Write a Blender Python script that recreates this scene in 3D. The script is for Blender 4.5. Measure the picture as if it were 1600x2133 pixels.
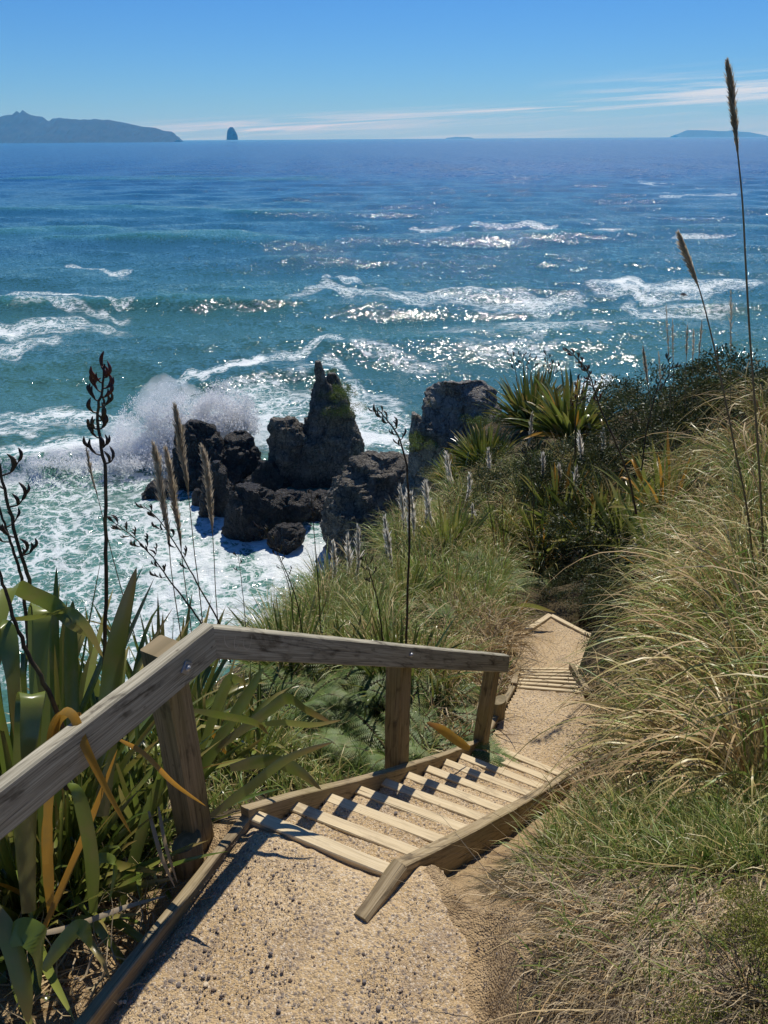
import bpy, math, random
import numpy as np
from mathutils import Matrix, Vector
R = math.radians
random.seed(7)
rng = np.random.default_rng(7)
scene = bpy.context.scene
COL = scene.collection
for o in list(bpy.data.objects): bpy.data.objects.remove(o)

# ------------------------------------------------------------------ camera, world, sun, exposure
F_PX, W_PX, H_PX = 1600.0, 1600.0, 2133.0
PITCH, ROLL = R(25.99), R(0.36)
AX_F = np.array([0, math.cos(PITCH), -math.sin(PITCH)])
AX_R0 = np.array([1.0, 0, 0]); AX_U0 = np.array([0, math.sin(PITCH), math.cos(PITCH)])
cR, sR = math.cos(ROLL), math.sin(ROLL)
AX_R = AX_R0*cR - AX_U0*sR
AX_U = AX_R0*sR + AX_U0*cR
cam = bpy.data.cameras.new('camera')
cam.sensor_fit = 'VERTICAL'; cam.sensor_height = 36.0
cam.lens = 36.0*F_PX/H_PX
cam.clip_start = 0.05; cam.clip_end = 60000
camo = bpy.data.objects.new('camera', cam); COL.objects.link(camo)
camo.matrix_world = Matrix(((AX_R[0], AX_U[0], -AX_F[0], 0), (AX_R[1], AX_U[1], -AX_F[1], 0), (AX_R[2], AX_U[2], -AX_F[2], 0), (0, 0, 0, 1)))
scene.camera = camo
scene.render.resolution_x = 768; scene.render.resolution_y = 1024

SUN_EL, SUN_AZ = 54.0, 12.5          # azimuth measured to the right of straight ahead (+Y)
world = bpy.data.worlds.new('World'); scene.world = world; world.use_nodes = True
wn = world.node_tree; wn.nodes.clear()
def wnode(t, **k):
    n = wn.nodes.new(t)
    for a, b in k.items(): setattr(n, a, b)
    return n
sky = wnode('ShaderNodeTexSky', sky_type='NISHITA', sun_disc=False, sun_elevation=R(SUN_EL), sun_rotation=R(SUN_AZ), altitude=0, air_density=1.0, dust_density=0.0, ozone_density=2.0)
hs = wnode('ShaderNodeHueSaturation'); hs.inputs['Saturation'].default_value = 1.05; hs.inputs['Value'].default_value = 1.0
tint = wnode('ShaderNodeMix', data_type='RGBA', blend_type='MULTIPLY'); tint.inputs[0].default_value = 1; tint.inputs[7].default_value = (0.39, 0.69, 1.17, 1)
wn.links.new(sky.outputs[0], tint.inputs[6]); wn.links.new(tint.outputs[2], hs.inputs['Color'])
# high thin cloud streaks, in the sky itself (by direction)
tc = wnode('ShaderNodeTexCoord'); sep = wnode('ShaderNodeSeparateXYZ'); wn.links.new(tc.outputs['Generated'], sep.inputs[0])
def wm(op, a, b=None, c=None, clamp=False):
    n = wnode('ShaderNodeMath', operation=op, use_clamp=clamp)
    for i, q in enumerate((a, b, c)):
        if q is None: continue
        if isinstance(q, (int, float)): n.inputs[i].default_value = q
        else: wn.links.new(q, n.inputs[i])
    return n.outputs[0]
az = wm('ARCTAN2', sep.outputs[0], sep.outputs[1]); el = sep.outputs[2]
elt = wm('SUBTRACT', el, wm('MULTIPLY', az, 0.045))        # streaks climb a little to the right
comb = wnode('ShaderNodeCombineXYZ')
wn.links.new(wm('MULTIPLY', az, 3.6), comb.inputs[0]); wn.links.new(wm('MULTIPLY', elt, 130.0), comb.inputs[1])
nz = wnode('ShaderNodeTexNoise'); nz.inputs['Scale'].default_value = 1.0; nz.inputs['Detail'].default_value = 7; nz.inputs['Roughness'].default_value = 0.62; nz.inputs['Distortion'].default_value = 0.5
wn.links.new(comb.outputs[0], nz.inputs['Vector'])
def wband(x, lo, a, b, hi):
    u1 = wm('DIVIDE', wm('SUBTRACT', x, lo), a-lo, clamp=True); u2 = wm('DIVIDE', wm('SUBTRACT', hi, x), hi-b, clamp=True)
    return wm('MULTIPLY', u1, u2)
b1 = wband(elt, 0.006, 0.016, 0.021, 0.031)
b2 = wm('MULTIPLY', wband(elt, 0.004, 0.016, 0.028, 0.055), wm('DIVIDE', wm('SUBTRACT', az, 0.16), 0.2, clamp=True))
low = wm('MULTIPLY', wband(el, -0.01, 0.0, 0.004, 0.02), 0.35)
cm = wm('ADD', wm('MAXIMUM', b1, b2), low)
wide = wm('DIVIDE', wm('SUBTRACT', az, -0.36), 0.2, clamp=True)
cl = wm('MULTIPLY', wm('MULTIPLY', cm, wide), wm('DIVIDE', wm('SUBTRACT', nz.outputs[0], 0.45), 0.16, clamp=True))
cl = wm('MULTIPLY', cl, 0.95)
mx = wnode('ShaderNodeMix', data_type='RGBA'); wn.links.new(cl, mx.inputs[0]); wn.links.new(hs.outputs[0], mx.inputs[6]); mx.inputs[7].default_value = (9.0, 10.2, 11.2, 1)
bg = wnode('ShaderNodeBackground'); bg.inputs['Strength'].default_value = 0.078
wo = wnode('ShaderNodeOutputWorld'); wn.links.new(mx.outputs[2], bg.inputs[0]); wn.links.new(bg.outputs[0], wo.inputs[0])
sl = bpy.data.lights.new('sun', 'SUN'); sl.energy = 5.0; sl.angle = R(0.5); sl.color = (1.0, 0.955, 0.88)
so = bpy.data.objects.new('sun', sl); COL.objects.link(so)
sd = Vector((math.sin(R(SUN_AZ))*math.cos(R(SUN_EL)), math.cos(R(SUN_AZ))*math.cos(R(SUN_EL)), math.sin(R(SUN_EL))))
so.rotation_euler = sd.to_track_quat('Z', 'Y').to_euler(); so.location = (0, 0, 30)
scene.view_settings.view_transform = 'Standard'; scene.view_settings.look = 'None'
scene.view_settings.exposure = 0.0; scene.view_settings.gamma = 1.0
scene.render.engine = 'CYCLES'
scene.cycles.max_bounces = 7; scene.cycles.transparent_max_bounces = 48; scene.cycles.volume_bounces = 2

# ------------------------------------------------------------------ helpers: measuring from the photograph into the world
def ray(u, v):
    a = (np.asarray(u, float)-W_PX/2)/F_PX; b = -(np.asarray(v, float)-H_PX/2)/F_PX
    return AX_F + a[..., None]*AX_R + b[..., None]*AX_U
def at_z(u, v, z):
    r = ray(u, v); return r*(z/r[2])
def at_y(u, v, y):
    r = ray(u, v); return r*(y/r[1])
def at_d(u, v, d): return ray(u, v)*d
SEA = -22.0

# ------------------------------------------------------------------ noise (numpy)
def _h(ix, iy, iz, s):
    n = (ix*374761393 + iy*668265263 + iz*2147483647 + s*1274126177) & 0xffffffff
    n = ((n ^ (n >> 13))*1274126177) & 0xffffffff
    n = (n ^ (n >> 16)) & 0xffffffff
    return n/4294967295.0
def vn(p, s=0):
    p = np.asarray(p, float); i = np.floor(p).astype(np.int64); f = p-i; f = f*f*(3-2*f)
    x, y, z = i[..., 0], i[..., 1], i[..., 2]; r = 0
    for a in (0, 1):
        wa = f[..., 0] if a else 1-f[..., 0]
        for b in (0, 1):
            wb = f[..., 1] if b else 1-f[..., 1]
            for c in (0, 1):
                wc = f[..., 2] if c else 1-f[..., 2]
                r = r + wa*wb*wc*_h(x+a, y+b, z+c, s)
    return r*2-1
def fbm(p, o=4, s=0, g=0.5):
    r = 0; a = 1; t = 0
    for k in range(o):
        r = r + a*vn(p, s+k); t += a; a *= g; p = p*2.03+11.3
    return r/t
def ridge(p, o=4, s=0):
    r = 0; a = 1; t = 0
    for k in range(o):
        r = r + a*(1-np.abs(vn(p, s+k))*2); t += a; a *= .5; p = p*2.07+5.1
    return r/t

# ------------------------------------------------------------------ mesh builder
class Geo:
    def __init__(s): s.V = []; s.Q = []; s.T = []; s.rn = []; s.t = []; s.uv = []; s.n = 0; s.mq = []; s.mt = []
    def add(s, V, Q=None, T=None, rn=0.5, t=0.0, uv=None, m=0):
        V = np.asarray(V, float).reshape(-1, 3); k = len(V)
        s.V.append(V)
        s.rn.append(np.broadcast_to(np.asarray(rn, float), (k,))); s.t.append(np.broadcast_to(np.asarray(t, float), (k,)))
        s.uv.append(np.zeros((k, 2)) if uv is None else np.asarray(uv, float).reshape(-1, 2))
        if Q is not None and len(Q): Q = np.asarray(Q, int).reshape(-1, 4); s.Q.append(Q+s.n); s.mq.append(np.full(len(Q), m))
        if T is not None and len(T): T = np.asarray(T, int).reshape(-1, 3); s.T.append(T+s.n); s.mt.append(np.full(len(T), m))
        s.n += k
    def mesh(s, name, mats, smooth=True):
        me = bpy.data.meshes.new(name)
        V = np.concatenate(s.V).astype(np.float32)
        Q = np.concatenate(s.Q) if s.Q else np.zeros((0, 4), int); T = np.concatenate(s.T) if s.T else np.zeros((0, 3), int)
        me.vertices.add(len(V)); me.vertices.foreach_set('co', V.ravel())
        nl = Q.size+T.size; me.loops.add(nl); me.loops.foreach_set('vertex_index', np.concatenate([Q.ravel(), T.ravel()]).astype(np.int32))
        me.polygons.add(len(Q)+len(T))
        me.polygons.foreach_set('loop_start', np.concatenate([np.arange(len(Q))*4, Q.size+np.arange(len(T))*3]).astype(np.int32))
        try: me.polygons.foreach_set('loop_total', np.concatenate([np.full(len(Q), 4), np.full(len(T), 3)]).astype(np.int32))
        except Exception: pass
        mi = np.concatenate([np.concatenate(s.mq) if s.mq else np.zeros(0), np.concatenate(s.mt) if s.mt else np.zeros(0)]).astype(np.int32)
        me.polygons.foreach_set('material_index', mi)
        me.polygons.foreach_set('use_smooth', np.full(len(Q)+len(T), smooth))
        a = me.attributes.new('rnd', 'FLOAT', 'POINT'); a.data.foreach_set('value', np.concatenate(s.rn).astype(np.float32))
        a = me.attributes.new('along', 'FLOAT', 'POINT'); a.data.foreach_set('value', np.concatenate(s.t).astype(np.float32))
        UV = np.concatenate(s.uv)
        if np.any(UV):
            a = me.attributes.new('grain', 'FLOAT_VECTOR', 'POINT'); a.data.foreach_set('vector', np.column_stack([UV, np.concatenate(s.rn)]).astype(np.float32).ravel())
        for m in (mats if isinstance(mats, (list, tuple)) else [mats]): me.materials.append(m)
        me.update(); me.validate(); return me
    def obj(s, name, mats, parent=None, smooth=True, loc=None):
        o = bpy.data.objects.new(name, s.mesh(name, mats, smooth)); COL.objects.link(o)
        if parent: o.parent = parent
        if loc is not None: o.location = loc
        return o
def tag(o, label=None, cat=None, group=None, kind=None):
    if label: o['label'] = label
    if cat: o['category'] = cat
    if group: o['group'] = group
    if kind: o['kind'] = kind
    return o
def empty(name, loc, label, cat, group=None, rz=0):
    o = bpy.data.objects.new(name, None); COL.objects.link(o); o.location = loc; o.rotation_euler[2] = rz
    o.empty_display_size = 0.1
    return tag(o, label, cat, group)
def copy_tree(o, parent=None):
    c = o.copy(); COL.objects.link(c)
    if parent: c.parent = parent
    for ch in o.children: copy_tree(ch, c)
    return c

# ------------------------------------------------------------------ materials
class NT:
    def __init__(s, name):
        s.m = bpy.data.materials.new(name); s.m.use_nodes = True; s.nt = s.m.node_tree; s.nt.nodes.clear()
        s.out = s.nt.nodes.new('ShaderNodeOutputMaterial')
    def n(s, t, **k):
        n = s.nt.nodes.new(t)
        for a, b in k.items(): setattr(n, a, b)
        return n
    def set(s, sock, v):
        if hasattr(v, 'links') or isinstance(v, bpy.types.NodeSocket): s.nt.links.new(v, sock)
        elif isinstance(v, (tuple, list)) and len(v) == 3 and sock.type == 'RGBA': sock.default_value = (*v, 1)
        else: sock.default_value = v
    def math(s, op, a, b=None, c=None, clamp=False):
        n = s.n('ShaderNodeMath', operation=op, use_clamp=clamp)
        for i, q in enumerate((a, b, c)):
            if q is not None: s.set(n.inputs[i], q)
        return n.outputs[0]
    def mix(s, f, a, b, mode='MIX'):
        n = s.n('ShaderNodeMix', data_type='RGBA', blend_type=mode); s.set(n.inputs[0], f); s.set(n.inputs[6], a); s.set(n.inputs[7], b); return n.outputs[2]
    def attr(s, name): n = s.n('ShaderNodeAttribute'); n.attribute_name = name; return n
    def noise(s, vec=None, scale=5, detail=4, rough=.5, dist=0, ch=0):
        n = s.n('ShaderNodeTexNoise'); s.set(n.inputs['Scale'], scale); s.set(n.inputs['Detail'], detail); s.set(n.inputs['Roughness'], rough); s.set(n.inputs['Distortion'], dist)
        if vec is not None: s.set(n.inputs['Vector'], vec)
        return n.outputs[ch]
    def voro(s, vec=None, scale=5, feature='F1', out='Distance', rand=1):
        n = s.n('ShaderNodeTexVoronoi', feature=feature); s.set(n.inputs['Scale'], scale); s.set(n.inputs['Randomness'], rand)
        if vec is not None: s.set(n.inputs['Vector'], vec)
        return n.outputs[out]
    def ss(s, x, lo, hi):
        n = s.n('ShaderNodeMapRange', interpolation_type='SMOOTHSTEP'); s.set(n.inputs[0], x); s.set(n.inputs[1], lo); s.set(n.inputs[2], hi); return n.outputs[0]
    def scalev(s, vec, sc):
        n = s.n('ShaderNodeMapping'); s.set(n.inputs['Vector'], vec); n.inputs['Scale'].default_value = sc; return n.outputs[0]
    def bump(s, h, strength=.5, dist=.01, normal=None):
        n = s.n('ShaderNodeBump'); s.set(n.inputs['Strength'], strength); s.set(n.inputs['Distance'], dist); s.set(n.inputs['Height'], h)
        if normal is not None: s.set(n.inputs['Normal'], normal)
        return n.outputs[0]
    def bsdf(s, col, rough=.8, spec=.3, normal=None, **k):
        n = s.n('ShaderNodeBsdfPrincipled'); s.set(n.inputs['Base Color'], col); s.set(n.inputs['Roughness'], rough); s.set(n.inputs['Specular IOR Level'], spec)
        if normal is not None: s.set(n.inputs['Normal'], normal)
        for a, b in k.items(): s.set(n.inputs[a], b)
        return n.outputs[0]
    def done(s, sh): s.nt.links.new(sh, s.out.inputs[0]); return s.m

def leaf_mat(name, ca, cb, tip=None, rough=.45, spec=.4, transl=.3, root=None, stripe=0.0):
    N = NT(name); rn = N.attr('rnd').outputs['Fac']; t = N.attr('along').outputs['Fac']
    c = N.mix(rn, ca, cb)
    oi = N.n('ShaderNodeObjectInfo')
    c = N.mix(N.math('MULTIPLY', oi.outputs['Random'], .5), c, tuple(x*.62 for x in ca))
    if root: c = N.mix(N.ss(t, .35, .0), c, root)
    if tip: c = N.mix(N.math('MULTIPLY', N.ss(t, .55, 1.0), N.ss(rn, .2, .9)), c, tip)
    geo = N.n('ShaderNodeNewGeometry')
    nz = N.noise(geo.outputs['Position'], 9, 3, .6)
    c = N.mix(N.ss(nz, .45, .75), c, N.mix(.5, c, (.25, .2, .07)))
    d = N.bsdf(c, rough, spec)
    tr = N.n('ShaderNodeBsdfTranslucent'); N.set(tr.inputs[0], N.mix(.5, c, (.5, .6, .1), 'MULTIPLY') if False else c)
    mx = N.n('ShaderNodeMixShader'); N.set(mx.inputs[0], transl); N.nt.links.new(d, mx.inputs[1]); N.nt.links.new(tr.outputs[0], mx.inputs[2])
    return N.done(mx.outputs[0])

M = {}
M['flax'] = leaf_mat('flax_leaf', (.075, .115, .018), (.19, .235, .04), tip=(.30, .20, .06), rough=.26, spec=.55, transl=.24, root=(.16, .15, .06))
M['flax_bright'] = leaf_mat('flax_leaf_bright', (.19, .25, .04), (.34, .36, .08), tip=(.30, .22, .08), rough=.3, spec=.5, transl=.3)
M['flax_orange'] = leaf_mat('flax_leaf_orange', (.50, .25, .03), (.62, .36, .06), tip=(.3, .12, .03), rough=.4, spec=.35, transl=.35)
M['flax_dead'] = leaf_mat('flax_leaf_dead', (.30, .22, .12), (.50, .41, .28), rough=.7, spec=.2, transl=.12)
M['toetoe'] = leaf_mat('toetoe_blade', (.28, .28, .07), (.66, .52, .20), tip=(.68, .52, .26), rough=.4, spec=.4, transl=.22, root=(.34, .25, .12))
M['toetoe_green'] = leaf_mat('toetoe_green_blade', (.13, .23, .035), (.40, .48, .11), tip=(.5, .42, .2), rough=.42, spec=.4, transl=.35)
M['toetoe_dry'] = leaf_mat('toetoe_dry_blade', (.36, .22, .09), (.68, .52, .27), rough=.6, spec=.25, transl=.2)
M['grass'] = leaf_mat('grass_blade', (.10, .18, .03), (.30, .36, .09), tip=(.4, .34, .15), rough=.5, spec=.3, transl=.3)
M['dry_grass'] = leaf_mat('dry_grass_blade', (.10, .07, .045), (.68, .55, .35), rough=.7, spec=.2, transl=.12)
M['fern'] = leaf_mat('fern_frond', (.07, .13, .02), (.20, .27, .06), rough=.5, spec=.3, transl=.3)
M['shrub'] = leaf_mat('shrub_leaf', (.025, .04, .012), (.085, .11, .03), rough=.5, spec=.3, transl=.22)
M['shrub_yellow'] = leaf_mat('shrub_yellow_leaf', (.13, .16, .02), (.36, .36, .06), rough=.5, spec=.3, transl=.28)
M['twig'] = leaf_mat('twig', (.05, .035, .025), (.16, .12, .09), rough=.8, spec=.2, transl=0.0)
M['stalk'] = leaf_mat('flower_stalk', (.022, .014, .012), (.05, .028, .02), rough=.5, spec=.4, transl=0.0)
M['pod_red'] = leaf_mat('pod_red', (.09, .02, .015), (.20, .05, .03), rough=.5, spec=.4, transl=0.1)
M['cane'] = leaf_mat('toetoe_cane', (.13, .085, .05), (.30, .22, .12), rough=.45, spec=.4, transl=0.0)
M['plume_white'] = leaf_mat('plume_white_hair', (.72, .66, .55), (.92, .88, .80), rough=.8, spec=.1, transl=.55)
M['plume'] = leaf_mat('plume_hair', (.50, .40, .28), (.78, .68, .52), rough=.8, spec=.1, transl=.45)

def wood_mat(name, a, b, stain, green=0.0, dirt=0.35, swirl=.55):
    N = NT(name); g = N.attr('grain').outputs['Vector']
    fine = N.noise(N.scalev(g, (4, 170, 9)), 1, 5, .65, .3)
    band = N.noise(N.scalev(g, (1.6, 30, 7)), 1, 3, .5, 1.2)
    blot = N.noise(N.scalev(g, (5, 9, 3)), 1, 5, .65, .4)
    c = N.mix(N.ss(fine, .3, .7), a, b)
    c = N.mix(N.math('MULTIPLY', N.ss(band, .5, .75), .5), c, stain)
    c = N.mix(N.math('MULTIPLY', N.ss(blot, .52, .75), dirt*1.6), c, stain)
    if green: c = N.mix(N.math('MULTIPLY', N.ss(N.noise(N.scalev(g, (2, 5, 3)), 1, 3), .45, .7), green), c, (.20, .17, .05))
    crack = N.ss(N.noise(N.scalev(g, (1.2, 75, 3)), 1, 2, .5, .6), .66, .72)
    c = N.mix(N.math('MULTIPLY', crack, .75), c, (.03, .02, .015))
    sp = N.voro(N.scalev(g, (9, 14, 2)), 1)
    c = N.mix(N.math('MULTIPLY', N.ss(sp, .10, .03), .6), c, (.05, .03, .02))
    wv = N.n('ShaderNodeTexWave', wave_type='RINGS', rings_direction='SPHERICAL'); N.set(wv.inputs['Vector'], N.scalev(g, (1.1, 6.5, 2))); wv.inputs['Scale'].default_value = 1.3; wv.inputs['Distortion'].default_value = 14; wv.inputs['Detail'].default_value = 3; wv.inputs['Detail Scale'].default_value = 1.1
    c = N.mix(N.math('MULTIPLY', N.math('MULTIPLY', N.ss(wv.outputs['Fac'], .22, .04), N.ss(blot, .40, .62)), swirl), c, tuple(x*.45 for x in stain))
    h = N.math('SUBTRACT', N.math('MULTIPLY', fine, .6), crack)
    return N.done(N.bsdf(c, .75, .25, N.bump(h, .5, .003)))
M['rail_wood'] = wood_mat('rail_wood', (.215, .19, .13), (.45, .415, .31), (.075, .058, .036), dirt=.65)
M['post_wood'] = wood_mat('post_wood', (.18, .14, .072), (.31, .24, .135), (.07, .052, .028), green=.4, dirt=.45)
M['tread_wood'] = wood_mat('tread_wood', (.52, .41, .24), (.66, .54, .34), (.30, .22, .13), dirt=.4, swirl=.2)
M['stringer_wood'] = wood_mat('stringer_wood', (.22, .16, .08), (.38, .30, .18), (.08, .055, .03), green=.35, dirt=.5)
N = NT('scratched_wood'); M['scratch'] = N.done(N.bsdf((.50, .44, .34), .9, .1))
N = NT('galvanised_steel'); M['steel'] = N.done(N.bsdf(N.mix(N.noise(None, 60), (.30, .30, .30), (.5, .5, .5)), .5, .5, Metallic=.6))

def gravel_mat():
    N = NT('gravel_path'); p = N.n('ShaderNodeNewGeometry').outputs['Position']
    base = N.mix(N.ss(N.noise(p, 2.2, 4, .6), .35, .65), (.43, .302, .152), (.535, .393, .218))
    base = N.mix(N.math('MULTIPLY', N.ss(N.noise(p, 5, 4, .6), .5, .72), .6), base, (.27, .20, .135))
    v1 = N.n('ShaderNodeTexVoronoi'); N.set(v1.inputs['Scale'], 170); N.set(v1.inputs['Vector'], p)
    v2 = N.n('ShaderNodeTexVoronoi'); N.set(v2.inputs['Scale'], 75); N.set(v2.inputs['Vector'], p)
    sepc = N.n('ShaderNodeSeparateColor'); N.set(sepc.inputs[0], v1.outputs['Color'])
    sepd = N.n('ShaderNodeSeparateColor'); N.set(sepd.inputs[0], v2.outputs['Color'])
    c = N.mix(N.math('MULTIPLY', N.ss(sepc.outputs[0], .55, .9), .55), base, (.26, .20, .15))
    c = N.mix(N.math('MULTIPLY', N.ss(sepc.outputs[1], .7, .95), .6), c, (.66, .56, .42))
    c = N.mix(N.math('MULTIPLY', N.math('MULTIPLY', N.ss(sepd.outputs[0], .72, .8), N.ss(v2.outputs['Distance'], .5, .35)), .85), c, (.17, .14, .12))
    h = N.math('ADD', N.math('MULTIPLY', N.math('SUBTRACT', 1, v1.outputs['Distance']), .6), N.math('MULTIPLY', N.math('MULTIPLY', N.math('SUBTRACT', 1, v2.outputs['Distance']), N.ss(sepd.outputs[0], .45, .6)), 1.2))
    h = N.math('ADD', h, N.math('MULTIPLY', N.noise(p, 30, 4, .6), 1.0))
    return N.done(N.bsdf(c, .9, .2, N.bump(h, .8, .008)))
M['gravel'] = gravel_mat()
def ground_mat():
    N = NT('slope_ground'); p = N.n('ShaderNodeNewGeometry').outputs['Position']
    soil = N.attr('rnd').outputs['Fac']; cliff = N.attr('along').outputs['Fac']
    earth = N.mix(N.ss(N.noise(p, 3, 5, .65), .35, .65), (.36, .25, .125), (.47, .34, .19))
    v1 = N.n('ShaderNodeTexVoronoi'); N.set(v1.inputs['Scale'], 140); N.set(v1.inputs['Vector'], p)
    sepc = N.n('ShaderNodeSeparateColor'); N.set(sepc.inputs[0], v1.outputs['Color'])
    earth = N.mix(N.math('MULTIPLY', N.ss(sepc.outputs[0], .6, .9), .5), earth, (.28, .2, .13))
    earth = N.mix(N.math('MULTIPLY', N.ss(N.noise(p, 9, 5, .75), .48, .62), .75), earth, (.17, .11, .055))
    litter = N.mix(N.noise(p, 25, 5, .7), (.035, .028, .018), (.16, .12, .06))
    litter = N.mix(N.ss(N.noise(p, 1.3, 3), .5, .65), litter, (.05, .06, .02))
    rock = N.mix(N.noise(p, .8, 6, .7), (.03, .027, .025), (.15, .13, .11))
    edge = N.math('ADD', soil, N.math('MULTIPLY', N.math('SUBTRACT', N.noise(p, 14, 4, .65), .5), .8))
    c = N.mix(N.ss(edge, .35, .6), litter, earth); c = N.mix(cliff, c, rock)
    h = N.math('ADD', N.math('MULTIPLY', N.noise(p, 22, 5, .65), 1.0), N.math('MULTIPLY', N.math('SUBTRACT', 1, v1.outputs['Distance']), .3))
    return N.done(N.bsdf(c, .92, .15, N.bump(h, 1.0, .03)))
M['ground'] = ground_mat()
def rock_mat(name, a, b, wet=0.0, sc=1.0, lo=SEA+.4, hi=SEA+2.2):
    N = NT(name); g = N.n('ShaderNodeNewGeometry'); p = g.outputs['Position']
    n1 = N.noise(p, .9*sc, 7, .68, .6); strat = N.noise(N.scalev(p, (1.4*sc, 1.0*sc, .35*sc)), 1.6, 6, .7, .8)
    c = N.mix(N.ss(n1, .32, .68), a, b)
    c = N.mix(N.math('MULTIPLY', N.ss(strat, .5, .7), .7), c, tuple(x*.3 for x in a))
    c = N.mix(N.math('MULTIPLY', N.ss(N.noise(p, 3.2*sc, 4, .7), .56, .72), .6), c, tuple(min(1, x*1.7) for x in b))
    sepz = N.n('ShaderNodeSeparateXYZ'); N.set(sepz.inputs[0], p)
    w = N.ss(N.math('ADD', sepz.outputs[2], N.math('MULTIPLY', n1, 1.5)), hi, lo)
    w = N.math('MAXIMUM', w, wet)
    c = N.mix(w, c, N.mix(.72, c, (.012, .011, .011)))
    rough = N.math('SUBTRACT', .88, N.math('MULTIPLY', w, .5))
    wq = N.n('ShaderNodeVectorMath', operation='MULTIPLY_ADD'); N.set(wq.inputs[0], N.noise(p, 1.2*sc, 4, .6, ch=1)); wq.inputs[1].default_value = (1.6, 1.6, 1.6); N.set(wq.inputs[2], N.scalev(p, (1.0, 1.0, .5)))
    cr1 = N.voro(wq.outputs[0], 1.3*sc, 'DISTANCE_TO_EDGE'); cr2 = N.voro(wq.outputs[0], 3.6*sc, 'DISTANCE_TO_EDGE')
    ck = N.math('MULTIPLY', N.ss(cr1, .0, .09), N.math('ADD', .45, N.math('MULTIPLY', .55, N.ss(cr2, 0, .08)))); c = N.mix(N.math('MULTIPLY', N.math('SUBTRACT', 1, ck), .6), c, (.02, .018, .016))
    c = N.mix(N.math('MULTIPLY', N.ss(N.noise(p, 6*sc, 5, .75), .52, .7), .55), c, tuple(min(1, x*2.0) for x in b))
    h = N.math('ADD', N.math('MULTIPLY', strat, 1.2), N.math('ADD', N.noise(p, 4*sc, 6, .75), N.math('MULTIPLY', ck, .5)))
    return N.done(N.bsdf(c, rough, .35, N.bump(h, 1.0, .6/sc)))
M['rock'] = rock_mat('stack_rock', (.17, .15, .12), (.38, .345, .28))
M['rock_wet'] = rock_mat('wet_rock', (.055, .05, .048), (.14, .125, .11), wet=.55)
M['rock_head'] = rock_mat('headland_rock', (.34, .31, .26), (.62, .57, .49), lo=SEA+1, hi=SEA+4)
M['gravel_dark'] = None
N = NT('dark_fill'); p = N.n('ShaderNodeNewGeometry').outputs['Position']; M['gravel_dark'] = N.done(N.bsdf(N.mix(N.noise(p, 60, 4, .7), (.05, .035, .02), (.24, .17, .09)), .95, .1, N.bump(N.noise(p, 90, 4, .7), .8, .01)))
N = NT('pebble'); rn = N.attr('rnd').outputs['Fac']
cr = N.n('ShaderNodeValToRGB'); N.set(cr.inputs[0], rn); e = cr.color_ramp; e.elements[0].color = (.17, .14, .115, 1); e.elements[1].color = (.58, .47, .32, 1)
for ps, cc in ((.25, (.17, .15, .14, 1)), (.5, (.34, .26, .18, 1)), (.75, (.48, .36, .22, 1))):
    q = e.elements.new(ps); q.color = cc
M['stone'] = N.done(N.bsdf(cr.outputs[0], .8, .3))

# ------------------------------------------------------------------ terrain
STEP_L = [(525,1700),(615,1678),(685,1657),(750,1641),(807,1630),(849,1613),(891,1600),(922,1585),(953,1574),(985,1561),(1023,1549)]
STEP_R = [(815,1813),(883,1782),(936,1754),(984,1729),(1023,1709),(1049,1687),(1088,1672),(1113,1658),(1139,1641),(1155,1628),(1175,1613)]
Z1 = -2.47; RISE = .16
rawL = np.array([at_z(*p, Z1-RISE*i) for i, p in enumerate(STEP_L)]); rawR = np.array([at_z(*p, Z1-RISE*i) for i, p in enumerate(STEP_R)])
def smooth_poly(P):        # a gentle curve through the measured ends
    i = np.arange(len(P)); return np.stack([np.polyval(np.polyfit(i, P[:, k], 2 if k < 2 else 1), i) for k in range(3)], 1)
SL, SR = smooth_poly(rawL), smooth_poly(rawR)
Z2 = Z1-RISE*10-.005; Z3 = -5.30
T2L0 = at_z(1077, 1437, Z2-.02); T2R0 = at_z(1215, 1450, Z2-.02); T2L1 = at_z(1085, 1392, Z3); T2R1 = at_z(1184, 1392, Z3)
LD3 = [at_z(*p, Z3) for p in ((1085, 1392), (1062, 1340), (1146, 1282), (1254, 1338), (1222, 1367), (1196, 1402))]
CP = []   # terrain control points
def cp(u, v, d=None, z=None): CP.append(at_d(u, v, d) if d else at_z(u, v, z))
for x, y, z in [(0, 0, -1.7), (-1.0, 0, -1.8), (1.0, 0, -1.35), (0, -2, -1.0), (-3, -2, -2), (3, -2, .3), (0, .8, -2.15), (-.6, .8, -2.25), (.45, .9, -2.2), (-2.2, 0, -2.6), (2.2, .3, -.9),
                (.30, 1.45, -2.42), (.1, 1.3, -2.38), (-.3, 1.6, -2.47), (-.75, 1.35, -2.45)]: CP.append(np.array((x, y, z), float))
for i in range(11):
    a = (SR[i]-SL[i]); a[2] = 0; a /= np.linalg.norm(a)
    CP.append(SR[i]+a*.16+np.array((0, 0, -.10))); CP.append(SL[i]-a*.12+np.array((0, 0, -.06)))
    CP.append((SR[i]+SL[i])/2-np.array((0, 0, .1)))
    if i in (2, 5, 8): CP.append(SR[i]+a*.36+np.array((0, 0, .0))); CP.append(SL[i]-a*.8+np.array((0, 0, -.55)))
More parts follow.
